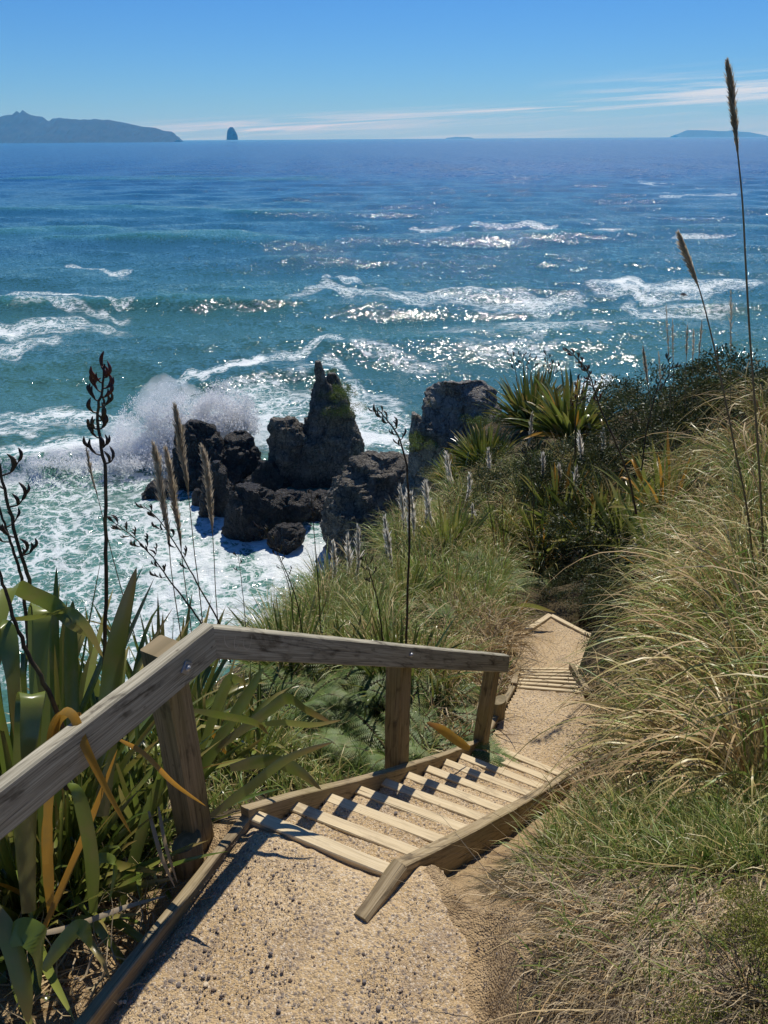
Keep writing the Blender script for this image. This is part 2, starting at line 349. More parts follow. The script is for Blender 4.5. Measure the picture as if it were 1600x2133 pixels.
for u, v, d in [(1120, 1850, 2.75), (1010, 1960, 2.45), (1300, 1700, 3.35), (1560, 2050, 1.75), (1400, 1900, 2.3), (1600, 1700, 2.9), (1260, 1530, 5.3), (1400, 1550, 4.5), (1600, 1450, 4.2), (1330, 1400, 6.6),
                (1600, 1250, 5.3), (1450, 1200, 7.2), (1600, 1000, 8.2), (1450, 1000, 10), (1600, 800, 14), (1500, 800, 16), (1400, 870, 15), (1420, 820, 19), (1280, 870, 22), (1240, 900, 26),
                (1250, 1330, 9.6), (1190, 1235, 12.6), (1270, 1200, 10.5), (1150, 1110, 13.6), (1150, 1000, 17.5), (1110, 885, 29), (1050, 860, 36), (1000, 950, 33), (1000, 1050, 24), (900, 1030, 29),
                (900, 980, 36), (850, 1090, 25), (770, 1150, 20), (690, 1210, 16), (560, 1300, 12.5), (460, 1420, 9.6), (400, 1470, 8.5), (900, 1250, 10.2), (1000, 1230, 11), (750, 1280, 9.3), (1040, 1320, 9.2), (1000, 1400, 7.3), (850, 1420, 6.6), (700, 1450, 6.5), (560, 1550, 5.6),
                (300, 1560, 6.0), (300, 1900, 2.95), (150, 1950, 2.8), (0, 1950, 2.9), (100, 2100, 2.5), (100, 1700, 4.0), (0, 1700, 4.2), (-500, 1700, 4.5)]: cp(u, v, d=d)
# the far side: slopes that fall to the water
for x, y, z in [(-4.2, 6.5, -9), (-6, 4, -7.5), (-3.5, 9, -11), (-9, 9, -17), (-4, 13, -17), (-1.6, 16, -15), (-2, 20, -22), (-.5, 25, -20), (-8, 20, -26), (-5, 30, -27), (-1, 34, -25), (-12, 3, -12), (-20, 10, -26), (-25, 0, -22), (-1, 45, -27), (1, 38, -22.0), (5, 44, -26),
                (8, 40, -20), (12, 34, -19), (14, 28, -13), (18, 26, -18), (25, 20, -16), (14, 20, -7.5), (22, 12, -4), (12, 4, -.6), (25, 0, 1), (20, 45, -27), (35, 30, -27), (45, 10, -20), (0, 65, -30), (-30, 40, -30), (40, 60, -30), (8, -8, 2), (-8, -8, -3), (30, -8, 4)]: CP.append(np.array((x, y, z), float))
CP = np.array(CP)
def _rbf_fit():
    X = CP[:, :2]; n = len(X); D = np.linalg.norm(X[:, None]-X[None], axis=2)
    P = np.column_stack([np.ones(n), X]); A = np.zeros((n+3, n+3)); A[:n, :n] = D-np.eye(n)*.02; A[:n, n:] = P; A[n:, :n] = P.T
    return np.linalg.solve(A, np.concatenate([CP[:, 2], np.zeros(3)]))
RW = _rbf_fit()
def base_z(x, y):
    X = np.stack([np.ravel(x), np.ravel(y)], 1); out = np.empty(len(X))
    for a in range(0, len(X), 40000):
        S = X[a:a+40000]; D = np.linalg.norm(S[:, None]-CP[None, :, :2], axis=2); out[a:a+40000] = D@RW[:-3]+RW[-3]+S@RW[-2:]
    return out.reshape(np.shape(x))
# corridors of the path: polygons with a target height; inside them the ground stays just under the path
def inpoly_dist(x, y, poly):
    P = np.array([p[:2] for p in poly]); n = len(P); ins = np.zeros(x.shape, bool); dm = np.full(x.shape, 1e9)
    for i in range(n):
        a, b = P[i], P[(i+1) % n]
        c = ((a[1] > y) != (b[1] > y)) & (x < (b[0]-a[0])*(y-a[1])/((b[1]-a[1])+1e-12)+a[0]); ins ^= c
        ab = b-a; t = np.clip(((x-a[0])*ab[0]+(y-a[1])*ab[1])/(ab@ab), 0, 1)
        dm = np.minimum(dm, np.hypot(x-a[0]-t*ab[0], y-a[1]-t*ab[1]))
    return np.where(ins, -dm, dm)
def plane_fit(pts):
    P = np.array(pts); A = np.column_stack([P[:, :2], np.ones(len(P))]); return np.linalg.lstsq(A, P[:, 2], rcond=None)[0]
K1 = at_z(525, 1705, Z1); K0 = at_z(190, 2133, Z1+.06)
kd = (K0-K1); kd[2] = 0; kd /= np.linalg.norm(kd)
LAND1 = [K1, K1+kd*2.6+np.array((0, 0, .45)), np.array((.55, .0, -1.95)), at_z(1000, 2133, Z1+.07), at_z(1000, 1950, Z1+.02), at_z(900, 1800, Z1), SR[0]]
LAND2 = [SL[10], T2L0, T2R0, at_z(1240, 1500, Z2), at_z(1232, 1580, Z2), SR[10]]
def land1_z(x, y):
    return np.where(y > 1.3, Z1, Z1+(1.3-y)*.34) + 0
FL1 = [*SL, *SR[::-1]]; FL2 = [T2L0, T2L1, T2R1, T2R0]
d3 = np.array(LD3[3])-np.array(LD3[2]); d3[2] = 0; w3 = np.linalg.norm(d3); d3 /= w3; n3 = np.array((-d3[1], d3[0], 0.)) 
if n3[1] < 0: n3 = -n3
FL3 = [LD3[2], LD3[3], LD3[3]+n3*1.3, LD3[2]+n3*1.3]
pf1 = plane_fit(FL1); pf2 = plane_fit(FL2); pf3 = np.array([0, 0, Z3])
def terrain(x, y, fine=True):
    x = np.asarray(x, float); y = np.asarray(y, float)
    z = base_z(x, y); r = np.hypot(x, y)
    amp = np.clip((r-2)*.02, .0, .45)
    p = np.stack([x, y, np.zeros_like(x)], -1)
    z = z+amp*fbm(p*.7, 4, 3)*1.2
    if fine: nearw = np.clip(1.6-r*.12, .3, 1); z = z+nearw*(.022*fbm(p*5, 3, 9)+.016*(ridge(p*11, 2, 29)-.5)+.008*fbm(p*32, 2, 19))
    # bank edge on the right: a little eroded step
    def lay(z, poly, target, drop, soft, ):
        d = inpoly_dist(x, y, poly); w = np.clip(1-d/soft, 0, 1); w = w*w*(3-2*w); return z*(1-w)+(target-drop)*w
    z = lay(z, LAND1, land1_z(x, y), .016, .13)
    z = lay(z, FL1, pf1[0]*x+pf1[1]*y+pf1[2], .14, .10)
    z = lay(z, LAND2, Z2, .035, .22)
    z = lay(z, FL2, pf2[0]*x+pf2[1]*y+pf2[2], .2, .2)
    z = lay(z, LD3, Z3, .05, .2)
    dd = (x-LD3[2][0])*n3[0]+(y-LD3[2][1])*n3[1]
    z = lay(z, FL3, Z3-np.clip(dd, 0, 2)*.7, .2, .2)
    return z
def soil_mask(x, y):
    m = np.zeros(x.shape)
    for poly, wd in ((LAND1, .30), (FL1, .38), (LAND2, .22), (FL2, .15), (LD3, .12)):
        d = inpoly_dist(x, y, poly); m = np.maximum(m, np.clip(1-d/wd, 0, 1))
    left = np.clip(1-inpoly_dist(x, y, [K1, K0, K0+np.array((-.5, .2, 0)), K1+np.array((-.6, 0, 0))])/.12, 0, 1)
    return np.maximum(m, left*.62)
NA, NR = 560, 430
ang = np.linspace(R(-100), R(100), NA); rr = .25*np.exp(np.linspace(0, math.log(85/.25), NR))
AA, RR = np.meshgrid(ang, rr); GX, GY = RR*np.sin(AA), RR*np.cos(AA)-.0
GZ = np.maximum(terrain(GX, GY), -31)
def grid_faces(nr, nc):
    i = np.arange(nr-1)[:, None]*nc+np.arange(nc-1)[None]; return np.stack([i, i+1, i+nc+1, i+nc], -1).reshape(-1, 4)
g = Geo(); g.add(np.stack([GX, GY, GZ], -1), Q=grid_faces(NR, NA)[:, ::-1], rn=soil_mask(GX, GY).ravel(), t=np.clip((-14-GZ)/3, 0, 1).ravel())
# close the sheet behind the camera
tag(g.obj('hillside_ground', M['ground']), kind='structure')
def tz(x, y):
    r = np.maximum(np.hypot(x, y), .2501); a = np.arctan2(x, y)
    i = np.clip(np.log(r/.25)/math.log(85/.25)*(NR-1), 0, NR-1.001); j = np.clip((a+R(100))/R(200)*(NA-1), 0, NA-1.001)
    i0 = i.astype(int); j0 = j.astype(int); fi = i-i0; fj = j-j0
    return (GZ[i0, j0]*(1-fi)+GZ[i0+1, j0]*fi)*(1-fj)+(GZ[i0, j0+1]*(1-fi)+GZ[i0+1, j0+1]*fi)*fj
def ground_hit(u, v, dmin=1.2, dmax=60):
    """where the line of sight through (u,v) of the photograph meets the terrain"""
    u = np.atleast_1d(np.asarray(u, float)); v = np.atleast_1d(np.asarray(v, float)); r = ray(u, v)
    ds = dmin*np.exp(np.linspace(0, math.log(dmax/dmin), 220)); P = r[:, None, :]*ds[None, :, None]
    Z = tz(P[..., 0], P[..., 1]); below = P[..., 2] < Z; k = np.argmax(below, 1); ok = below.any(1) & (k > 0)
    d = ds[np.maximum(k-1, 0)]; out = r*ds[k][:, None]
    a, b = ds[np.maximum(k-1, 0)], ds[k]
    for _ in range(7):
        m = (a+b)/2; Pm = r*m[:, None]; bl = Pm[:, 2] < tz(Pm[:, 0], Pm[:, 1]); b = np.where(bl, m, b); a = np.where(bl, a, m)
    out = r*b[:, None]; ok &= out[:, 2] > SEA+.3
    return out, ok

# ------------------------------------------------------------------ timber
def beam(g, pts, w, h, side=None, up=(0, 0, 1), bev=.004, wob=.0015, seed=0, seg=.05, closed_caps=True):
    """rectangular timber swept along pts (centre line); w across 'side', h along 'up'"""
    pts = np.array(pts, float); up = np.array(up, float)
    Q = []; S = []
    L = 0; run = []
    for i in range(len(pts)-1):
        n = max(2, int(np.linalg.norm(pts[i+1]-pts[i])/seg)+1)
        for k in range(n if i == len(pts)-2 else n-1):
            t = k/(n-1); Q.append(pts[i]*(1-t)+pts[i+1]*t)
    Q = np.array(Q); 
    T = np.gradient(Q, axis=0); T /= np.linalg.norm(T, axis=1)[:, None]
    if side is not None: Sd = np.broadcast_to(np.array(side, float), Q.shape).copy()
    else: Sd = np.cross(T, up)
    Sd /= np.linalg.norm(Sd, axis=1)[:, None]
    Up = np.broadcast_to(up, Q.shape).copy() if side is None or True else None
    Up = Up/np.linalg.norm(Up, axis=1)[:, None]
    hw, hh = w/2, h/2; b = bev
    ring = [(-hw+b, -hh), (hw-b, -hh), (hw, -hh+b), (hw, hh-b), (hw-b, hh), (-hw+b, hh), (-hw, hh-b), (-hw, -hh+b)]
    per = [0]
    for i in range(8): per.append(per[-1]+math.dist(ring[i], ring[(i+1) % 8]))
    idx = [0, 1, 1, 2, 2, 3, 3, 4, 4, 5, 5, 6, 6, 7, 7, 0]
    ring2 = [ring[i] for i in idx]; pv = []
    for i in range(8): pv += [per[i], per[i+1]]
    s = np.concatenate([[0], np.cumsum(np.linalg.norm(np.diff(Q, axis=0), axis=1))])
    a = np.array([r[0] for r in ring2]); c = np.array([r[1] for r in ring2])
    V = Q[:, None]+Sd[:, None]*a[None, :, None]+Up[:, None]*c[None, :, None]
    V = V+wob*fbm(V*9+seed*3.1, 3, seed)[..., None]*np.sign(a)[None, :, None]*Sd[:, None]+wob*2*fbm(V*5+seed, 2, seed+5)[..., None]*Up[:, None]
    nq, nc = len(Q), 16
    uv = np.stack(np.broadcast_arrays(s[:, None]+seed*3.7, np.array(pv)[None]+seed*.61), -1)
    F = []
    for j in range(0, 16, 2):
        k = np.arange(nq-1)*nc+j; F.append(np.stack([k, k+nc, k+nc+1, k+1], -1))
    g.add(V, Q=np.concatenate(F), rn=seed*.37, uv=uv.reshape(-1, 2))
    for e, sg in ((0, 1), (-1, -1)):
        R8 = V[e][::2]; cc = R8.mean(0); VV = np.concatenate([R8, [cc]]); tt = [(i, (i+1) % 8, 8) if sg > 0 else ((i+1) % 8, i, 8) for i in range(8)]
        g.add(VV, T=tt, rn=seed*.37, uv=np.concatenate([np.stack([np.full(9, 2.+seed), VV[:, 2]*3], -1)]))
def nrm(v): v = np.array(v, float); return v/np.linalg.norm(v)
UPV = np.array((0, 0, 1.))
def gravel_sheet(name, poly, zf, res=.02, parent=None, amp=.008, seed=0, edge=.0, mat='gravel'):
    P = np.array([p[:2] for p in poly]); x0, y0 = P.min(0)-.02; x1, y1 = P.max(0)+.02
    nx, ny = int((x1-x0)/res)+2, int((y1-y0)/res)+2
    X, Y = np.meshgrid(np.linspace(x0, x1, nx), np.linspace(y0, y1, ny)); d = inpoly_dist(X, Y, poly)
    q = np.stack([X, Y, X*0], -1)
    Z = zf(X, Y)+amp*fbm(q*5, 3, seed)+amp*.5*fbm(q*28, 2, seed+3)-np.clip(d+edge+(.05*fbm(q*7, 3, seed+6) if edge else 0), 0, 1)*.5
    F = grid_faces(ny, nx); keep = (d.ravel()[F] < (.05 if edge else .012)).all(1)
    g = Geo(); g.add(np.stack([X, Y, Z], -1), Q=F[keep])
    return g.obj(name, M[mat], parent)
o = gravel_sheet('path', LAND1, land1_z, .016, amp=.010, seed=2, edge=.06); tag(o, kind='structure')
o = gravel_sheet('path', LAND2, lambda x, y: x*0+Z2-.004, .02, seed=5, amp=.009); tag(o, kind='structure')
LD3in = LD3
o = gravel_sheet('path', LD3in, lambda x, y: x*0+Z3-.006, .025, seed=8, amp=.01); tag(o, kind='structure')

# first flight
st = empty('timber_staircase', tuple((SL[0]+SR[0])/2), 'nearest flight of timber edged gravel steps, eleven pale treads going down from the sandy landing', 'steps', 'flights of steps down the track')
def rel(o, p): # keep world placement under an empty
    o.parent = p; o.matrix_parent_inverse = Matrix.Translation(-Vector(p.location)); return o
for i in range(11):
    a, b = SL[i], SR[i]; ac = nrm((b-a)*(1, 1, 0)); fw = np.array((-ac[1], ac[0], 0)); 
    g = Geo(); beam(g, [a+UPV*-.055+ac*-.005, b+UPV*-.055+ac*.0], .056, .11, seed=i+1, bev=.004)
    rel(g.obj('tread_edge', M['tread_wood']), st)
    if i < 10:
        n0, n1 = SL[i+1], SR[i+1]
        zt = SL[i+1][2]-.006
        poly = [a+fw*.02, b+fw*.02, n1-fw*.02, n0-fw*.02]
        rel(gravel_sheet('gravel_fill', poly, lambda x, y, zt=zt: x*0+zt, .02, seed=30+i, amp=.010), st)
# stringers
aL = nrm((SR[0]-SL[0])*(1, 1, 0))
Lp = []; 
for i in range(11):
    a = nrm((SR[i]-SL[i])*(1, 1, 0)); Lp.append(SL[i]-a*.024+UPV*(-.03))
Lp = np.array(Lp); e0 = Lp[0]+(Lp[0]-Lp[1])*.12; e0[2] = Lp[0][2]+.0
Lp[0] = e0
g = Geo(); beam(g, list(Lp[:6])+[(Lp[5]+Lp[6])/2], .042, .17, seed=21); rel(g.obj('side_board', M['stringer_wood']), st)
g = Geo(); beam(g, [(Lp[5]+Lp[6])/2+UPV*.004]+list(Lp[6:])+[Lp[10]+(Lp[10]-Lp[9])*.25], .042, .165, seed=22); rel(g.obj('side_board', M['stringer_wood']), st)
Rp = []
for i in range(11):
    a = nrm((SR[i]-SL[i])*(1, 1, 0)); Rp.append(SR[i]+a*.028+UPV*(-.045))
Rp = np.array(Rp)
g = Geo(); beam(g, list(Rp[:6]), .055, .20, seed=23, bev=.006); rel(g.obj('side_board', M['stringer_wood']), st)
g = Geo(); beam(g, list(Rp[5:]+UPV*.003)+[Rp[10]+(Rp[10]-Rp[9])*.1], .052, .19, seed=24, bev=.006); rel(g.obj('side_board', M['stringer_wood']), st)
c0 = Rp[0]; stub = at_z(752, 1925, Z1-.02); stub[2] = c0[2]-.03
g = Geo(); beam(g, [c0+(c0-stub)*.02+UPV*.0, stub], .060, .19, seed=25, bev=.010, wob=.007); rel(g.obj('end_board', M['stringer_wood']), st)

# second flight
s2 = empty('timber_staircase', tuple((T2L0+T2R0)/2), 'middle flight of closely stacked pale treads between the two lower landings', 'steps', 'flights of steps down the track')
for i in range(8):
    t = i/7; a = T2L0*(1-t)+T2L1*t; b = T2R0*(1-t)+T2R1*t; ac = nrm((b-a)*(1, 1, 0)); fw = np.array((-ac[1], ac[0], 0))
    g = Geo(); beam(g, [a-UPV*.075, b-UPV*.075], .036, .15, seed=40+i, bev=.006); rel(g.obj('tread_edge', M['tread_wood']), s2)
    if i < 7:
        t2 = (i+1)/7; a2 = T2L0*(1-t2)+T2L1*t2; b2 = T2R0*(1-t2)+T2R1*t2
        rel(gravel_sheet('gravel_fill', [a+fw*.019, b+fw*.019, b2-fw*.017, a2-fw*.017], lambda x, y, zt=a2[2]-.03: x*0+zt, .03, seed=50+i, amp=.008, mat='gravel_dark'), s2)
for (p0, p1, sg, k) in ((T2L0, T2L1, -1, 60), (T2R0, T2R1, 1, 61)):
    ac = nrm((T2R0-T2L0)*(1, 1, 0))*sg; g = Geo(); beam(g, [p0+ac*.03-UPV*.03, p1+ac*.03-UPV*.03], .05, .20, seed=k); rel(g.obj('side_board', M['stringer_wood']), s2)
# third flight, only its top boards show
s3 = empty('timber_staircase', tuple((LD3[2]+LD3[3])/2), 'lowest steps turning right below the corner of the far landing', 'steps', 'flights of steps down the track')
for i in range(3):
    a = LD3[2]+n3*(.23*(i+1))+d3*.12-UPV*.17*(i+1); b = LD3[3]+n3*(.23*(i+1))+d3*.02-UPV*.17*(i+1)
    g = Geo(); beam(g, [a-UPV*.06, b-UPV*.06], .05, .12, seed=70+i); rel(g.obj('tread_edge', M['tread_wood']), s3)
    a0, b0 = a-n3*.20, b-n3*.20
    rel(gravel_sheet('gravel_fill', [a0, b0, b-n3*.03, a-n3*.03], lambda x, y, zt=a[2]-.012: x*0+zt, .03, seed=75+i), s3)
    if i == 0:
        g = Geo(); beam(g, [LD3[2]+d3*.09-UPV*.1, a+n3*.3-UPV*.3], .04, .16, seed=78); rel(g.obj('side_board', M['stringer_wood']), s3)

# edging boards
def edging(pts, label, w=.042, h=.14, mat='stringer_wood', seed=0, dz=.012, wob=.0015):
    P = np.array(pts); c = P.mean(0); g = Geo(); beam(g, P-UPV*(h/2-dz)-c, w, h, seed=seed, bev=.005, wob=wob)
    o = g.obj('edging_board', M[mat]); o.location = c; return tag(o, label, 'edging board', 'boards edging the track')
kl = nrm((K1-K0)*(1, 1, 0)); ks = np.array((kl[1], -kl[0], 0.))
kk = K0+(K0-K1)*.9; kk[2] = K0[2]+.22
edging([K1-ks*.024, K0-ks*.024, kk-ks*.024], 'long weathered board edging the left side of the near sandy landing, under the handrail', seed=81, h=.16, dz=.010)
edging([SL[10]-aL*.03+UPV*.02, T2L0-aL*.03+UPV*.03], 'board edging the left side of the middle landing, beside the short stump', seed=82, dz=.02)
edging([at_z(1062, 1338, Z3)-UPV*.0, LD3[2]], 'pale board along the upper left edge of the farthest landing', w=.07, mat='tread_wood', seed=83, dz=.02)
edging([LD3[2]+d3*.02, LD3[3]], 'pale board across the seaward edge of the farthest landing, above the lowest steps', w=.06, mat='tread_wood', seed=84, dz=.02)
edging([LD3[3], LD3[4]], 'short pale board at the right corner of the farthest landing', w=.06, mat='tread_wood', seed=85, dz=.02)
edging([LD3[4], LD3[5]], 'pale board edging the right side of the farthest landing nearest the middle steps', w=.06, mat='tread_wood', seed=86, dz=.02)

# handrail
hr = empty('handrail', tuple(at_z(430, 1745, -2.5)), 'weathered timber handrail on three posts beside the steps, bent at its corner', 'handrail')
C0 = at_z(433, 1300, -1.55); C0u = C0-UPV*.074
back = at_z(0, 1643, -1.55); bdir = nrm((back-C0)*(1, 1, 0)); sd_ = np.array((-bdir[1], bdir[0], 0))
farend = at_z(1055, 1363, -3.16)
g = Geo(); beam(g, [C0u, C0u+bdir*2.6+UPV*.05], .05, .150, seed=91, bev=.006); rel(g.obj('rail', M['rail_wood']), hr)
fd = farend-C0; fe = C0u+fd
g = Geo(); beam(g, [C0u+nrm(fd)*.004, fe], .05, .140, seed=92, bev=.006); rel(g.obj('rail', M['rail_wood']), hr)
inner = np.array((-bdir[1], bdir[0], 0.))      # horizontal normal of the near rail
if inner[0] < 0: inner = -inner
# bolt and washer plate
def washer(pos, nrmv, s=.03, parent=None):
    nrmv = nrm(nrmv); a = nrm(np.cross(UPV, nrmv)); b = np.cross(nrmv, a); g = Geo(); 
    dv = [a*s, b*s, -a*s, -b*s]; V = [pos+d for d in dv]+[pos+d*.94+nrmv*.004 for d in dv]
    g.add(V, Q=[(4, 5, 6, 7), (0, 1, 5, 4), (1, 2, 6, 5), (2, 3, 7, 6), (3, 0, 4, 7)], uv=np.ones((8, 2)))
    pl = g.obj('washer_plate', M['steel'], smooth=False); rel(pl, parent)
    g = Geo(); n = 12; rings = [(.011, .004), (.012, .008), (.009, .013), (.002, .015)]; V = []
    for r_, h_ in rings: V += [pos+nrmv*h_+(a*math.cos(6.2832*k/n)+b*math.sin(6.2832*k/n))*r_ for k in range(n)]
    Qf = [(j*n+k, j*n+(k+1) % n, (j+1)*n+(k+1) % n, (j+1)*n+k) for j in range(3) for k in range(n)]
    g.add(V, Q=Qf); rel(g.obj('bolt_head', M['steel']), pl if False else parent)
bolt = at_z(384, 1378, -1.60); 
# point on the inner face of the near rail
t_ = np.dot(bolt-C0u, bdir); bp = C0u+bdir*t_+UPV*(.0)+inner*.026
washer(bp, inner, .030, hr)
def post(base, top, w, label, adir, seed, cap=.0, sink=.35):
    base = np.array(base); top = np.array(top); ax = nrm(top-base); s = nrm(adir); g = Geo()
    upd = np.cross(s, ax)  
    beam(g, [base-ax*sink, top], w, w, side=s, up=upd, seed=seed, bev=.006, wob=.002)
    if cap:
        pass
    o = rel(g.obj('post', M['post_wood']), hr); o['label'] = label
nb = at_z(424, 1742, -2.52)-ks*.02; nb = nb-inner*.02
ntop = C0u+bdir*(t_)-inner*.075+UPV*.055
post(nb, ntop, .105, 'nearest post, leaning outward behind the bolted rail', bdir, 93)
mb = at_z(826, 1607, -3.34)-aL*.0; mtop = np.array([mb[0]-.01, mb[1], -2.46]); fdh = nrm(fd*(1, 1, 0)); fin = np.array((fdh[1], -fdh[0], 0))
# the rail passes on the inner side of the two far posts
def rail_z(P): t = np.dot((P-C0u)*(1, 1, 0), fdh)/np.linalg.norm(fd*(1, 1, 0)); return (C0u+fd*t)
q = rail_z(mb); post(mb, np.array([q[0]-fin[0]*.078, q[1]-fin[1]*.078, q[2]-.02]), .105, 'middle post under the sloping rail', fdh, 94)
fb = at_z(1000, 1552, -4.0); q = rail_z(fb); post(fb, np.array([q[0]-fin[0]*.07, q[1]-fin[1]*.07, q[2]-.02]), .09, 'farthest post at the end of the rail', fdh, 95)
wp = at_y(834, 1362, C0[1]+ (fd[1])*.52); wq = rail_z(wp)+fin*.0265+UPV*.02; washer(wq, fin, .014, hr)
# scratched strokes on the far rail's inner face
def on_face(u, v):
    r = ray(u, v); p0 = C0u+fin*.0285; return r*(np.dot(p0, fin)/np.dot(r, fin))
for strk in ([(275, 240), (273, 300), (285, 350), (315, 388), (346, 396)], [(412, 240), (392, 310), (390, 370), (402, 420), (424, 392), (442, 350)], [(498, 300), (498, 355), (512, 402), (545, 420), (570, 403), (584, 350), (602, 228)]):
    P_ = np.array([on_face(420+a/5.714, 1280+b/5.714) for a, b in strk]); t5 = np.linspace(0, len(P_)-1, 30); C5 = np.stack([np.interp(t5, range(len(P_)), P_[:, k]) for k in range(3)], 1)
    T5 = np.gradient(C5, axis=0); T5 /= np.linalg.norm(T5, axis=1)[:, None]; S5 = np.cross(T5, fin); wd = (.0016*np.sin(np.linspace(.35, 2.9, 30)))[:, None]; g = Geo(); g.add(np.stack([C5-S5*wd, C5+S5*wd], 1), Q=[(2*i, 2*i+1, 2*i+3, 2*i+2) for i in range(29)]+[(2*i+2, 2*i+3, 2*i+1, 2*i) for i in range(0)])
    rel(g.obj('scratched_stroke', M['scratch']), hr)
# round stumps
def stump(p, r, h, label, seed):
    n = 20; g = Geo(); V = []; hs_ = np.linspace(-.3, h, 9); th = np.arange(n)*2*math.pi/n
    for z_ in hs_:
        rad = r*(1+.06*vn(np.stack([np.cos(th)*2, np.sin(th)*2, np.full(n, z_*6)], -1), seed)); V.append(np.stack([np.cos(th)*rad, np.sin(th)*rad, np.full(n, z_)], -1))
    V = np.array(V); V[-1][:, 2] += .02*np.cos(th); Qf = [(j*n+k, j*n+(k+1) % n, (j+1)*n+(k+1) % n, (j+1)*n+k) for j in range(8) for k in range(n)]
    uv = np.stack([V[..., 2], np.broadcast_to(th*r, V.shape[:2])], -1)
    g.add(V, Q=Qf, uv=uv.reshape(-1, 2)+seed); g.add(np.concatenate([V[-1]*(1, 1, 1)+(0, 0, .0005), [V[-1].mean(0)]]), T=[(k, (k+1) % n, n) for k in range(n)], uv=np.stack([np.linspace(0, .05, n+1), np.linspace(0, .2, n+1)], -1)+5)
    o = g.obj('stump', M['post_wood'], smooth=False); o.location = p; tag(o, label, 'stump', 'short round stumps pegging the edging boards')
stump(tuple(at_z(396, 1800, -2.58)-ks*.0), .058, .13, 'short round timber stump at the foot of the nearest handrail post', 3)
stump(tuple(at_z(1037, 1508, -4.16)), .052, .24, 'dark round timber stump left of the middle landing, beyond the last handrail post', 4)

# loose stones on the near path (beyond counting)
def stones(n):
    base = np.array([(0, 0, 1), (1, 0, 0), (0, 1, 0), (-1, 0, 0), (0, -1, 0), (0, 0, -1)], float); T = np.array([(0, 1, 2), (0, 2, 3), (0, 3, 4), (0, 4, 1), (5, 2, 1), (5, 3, 2), (5, 4, 3), (5, 1, 4)])
    # subdivide the octahedron once
    V = [tuple(b) for b in base]; F = []; mid = {}
    def m_(a, b):
        k = (min(a, b), max(a, b))
        if k not in mid: q = nrm((np.array(V[a])+np.array(V[b]))); V.append(tuple(q)); mid[k] = len(V)-1
        return mid[k]
    for a, b, c in T: ab, bc, ca = m_(a, b), m_(b, c), m_(c, a); F += [(a, ab, ca), (ab, b, bc), (ca, bc, c), (ab, bc, ca)]
    V = np.array(V); F = np.array(F); P = []; 
    u = rng.uniform(120, 1300, n*3); v = rng.uniform(1380, 2200, n*3); H, ok = ground_hit(u, v, 1.0, 12)
    s = soil_mask(H[:, 0], H[:, 1]); ok &= (s > .3) & (rng.random(len(u)) < .25+.75*(fbm(H*3, 3, 4) > -.05))
    H = H[ok][:n]; g = Geo(); k = len(H)
    size = .0012+.0011*rng.pareto(2.6, k); size = np.clip(size, .0012, .008)
    z = H[:, 2].copy()
    d1 = inpoly_dist(H[:, 0], H[:, 1], LAND1); z = np.where(d1 < 0, land1_z(H[:, 0], H[:, 1])+.001, z)
    d2 = inpoly_dist(H[:, 0], H[:, 1], LAND2); z = np.where(d2 < 0, Z2-.002, z)
    df = inpoly_dist(H[:, 0], H[:, 1], FL1); keep = df > 0.02; 
    # steps: put the stone on the tread it lies over
    for i in range(10):
        dd = inpoly_dist(H[:, 0], H[:, 1], [SL[i], SR[i], SR[i+1], SL[i+1]]); ins = dd < 0; z = np.where(ins, SL[i+1][2]-.004, z); keep |= ins
    H, z, size = H[keep], z[keep], size[keep]; k = len(H)
    sc = size[:, None]*rng.uniform(.6, 1.3, (k, 3))*(1, 1, .8)
    rot = rng.uniform(0, 6.28, k); c, s_ = np.cos(rot), np.sin(rot)
    W = V[None]*sc[:, None]*(1+rng.uniform(-.18, .18, (k, len(V), 1)))
    X = W[..., 0]*c[:, None]-W[..., 1]*s_[:, None]; Y = W[..., 0]*s_[:, None]+W[..., 1]*c[:, None]
    PV = np.stack([X+H[:, None, 0], Y+H[:, None, 1], W[..., 2]+(z+size*.25)[:, None]], -1)
    FF = F[None]+(np.arange(k)*len(V))[:, None, None]
    g.add(PV, T=FF.reshape(-1, 3), rn=np.repeat(rng.random(k)**1.1, len(V)))
    o = g.obj('gravel', M['stone'], smooth=False); tag(o, kind='stuff')
stones(9500)

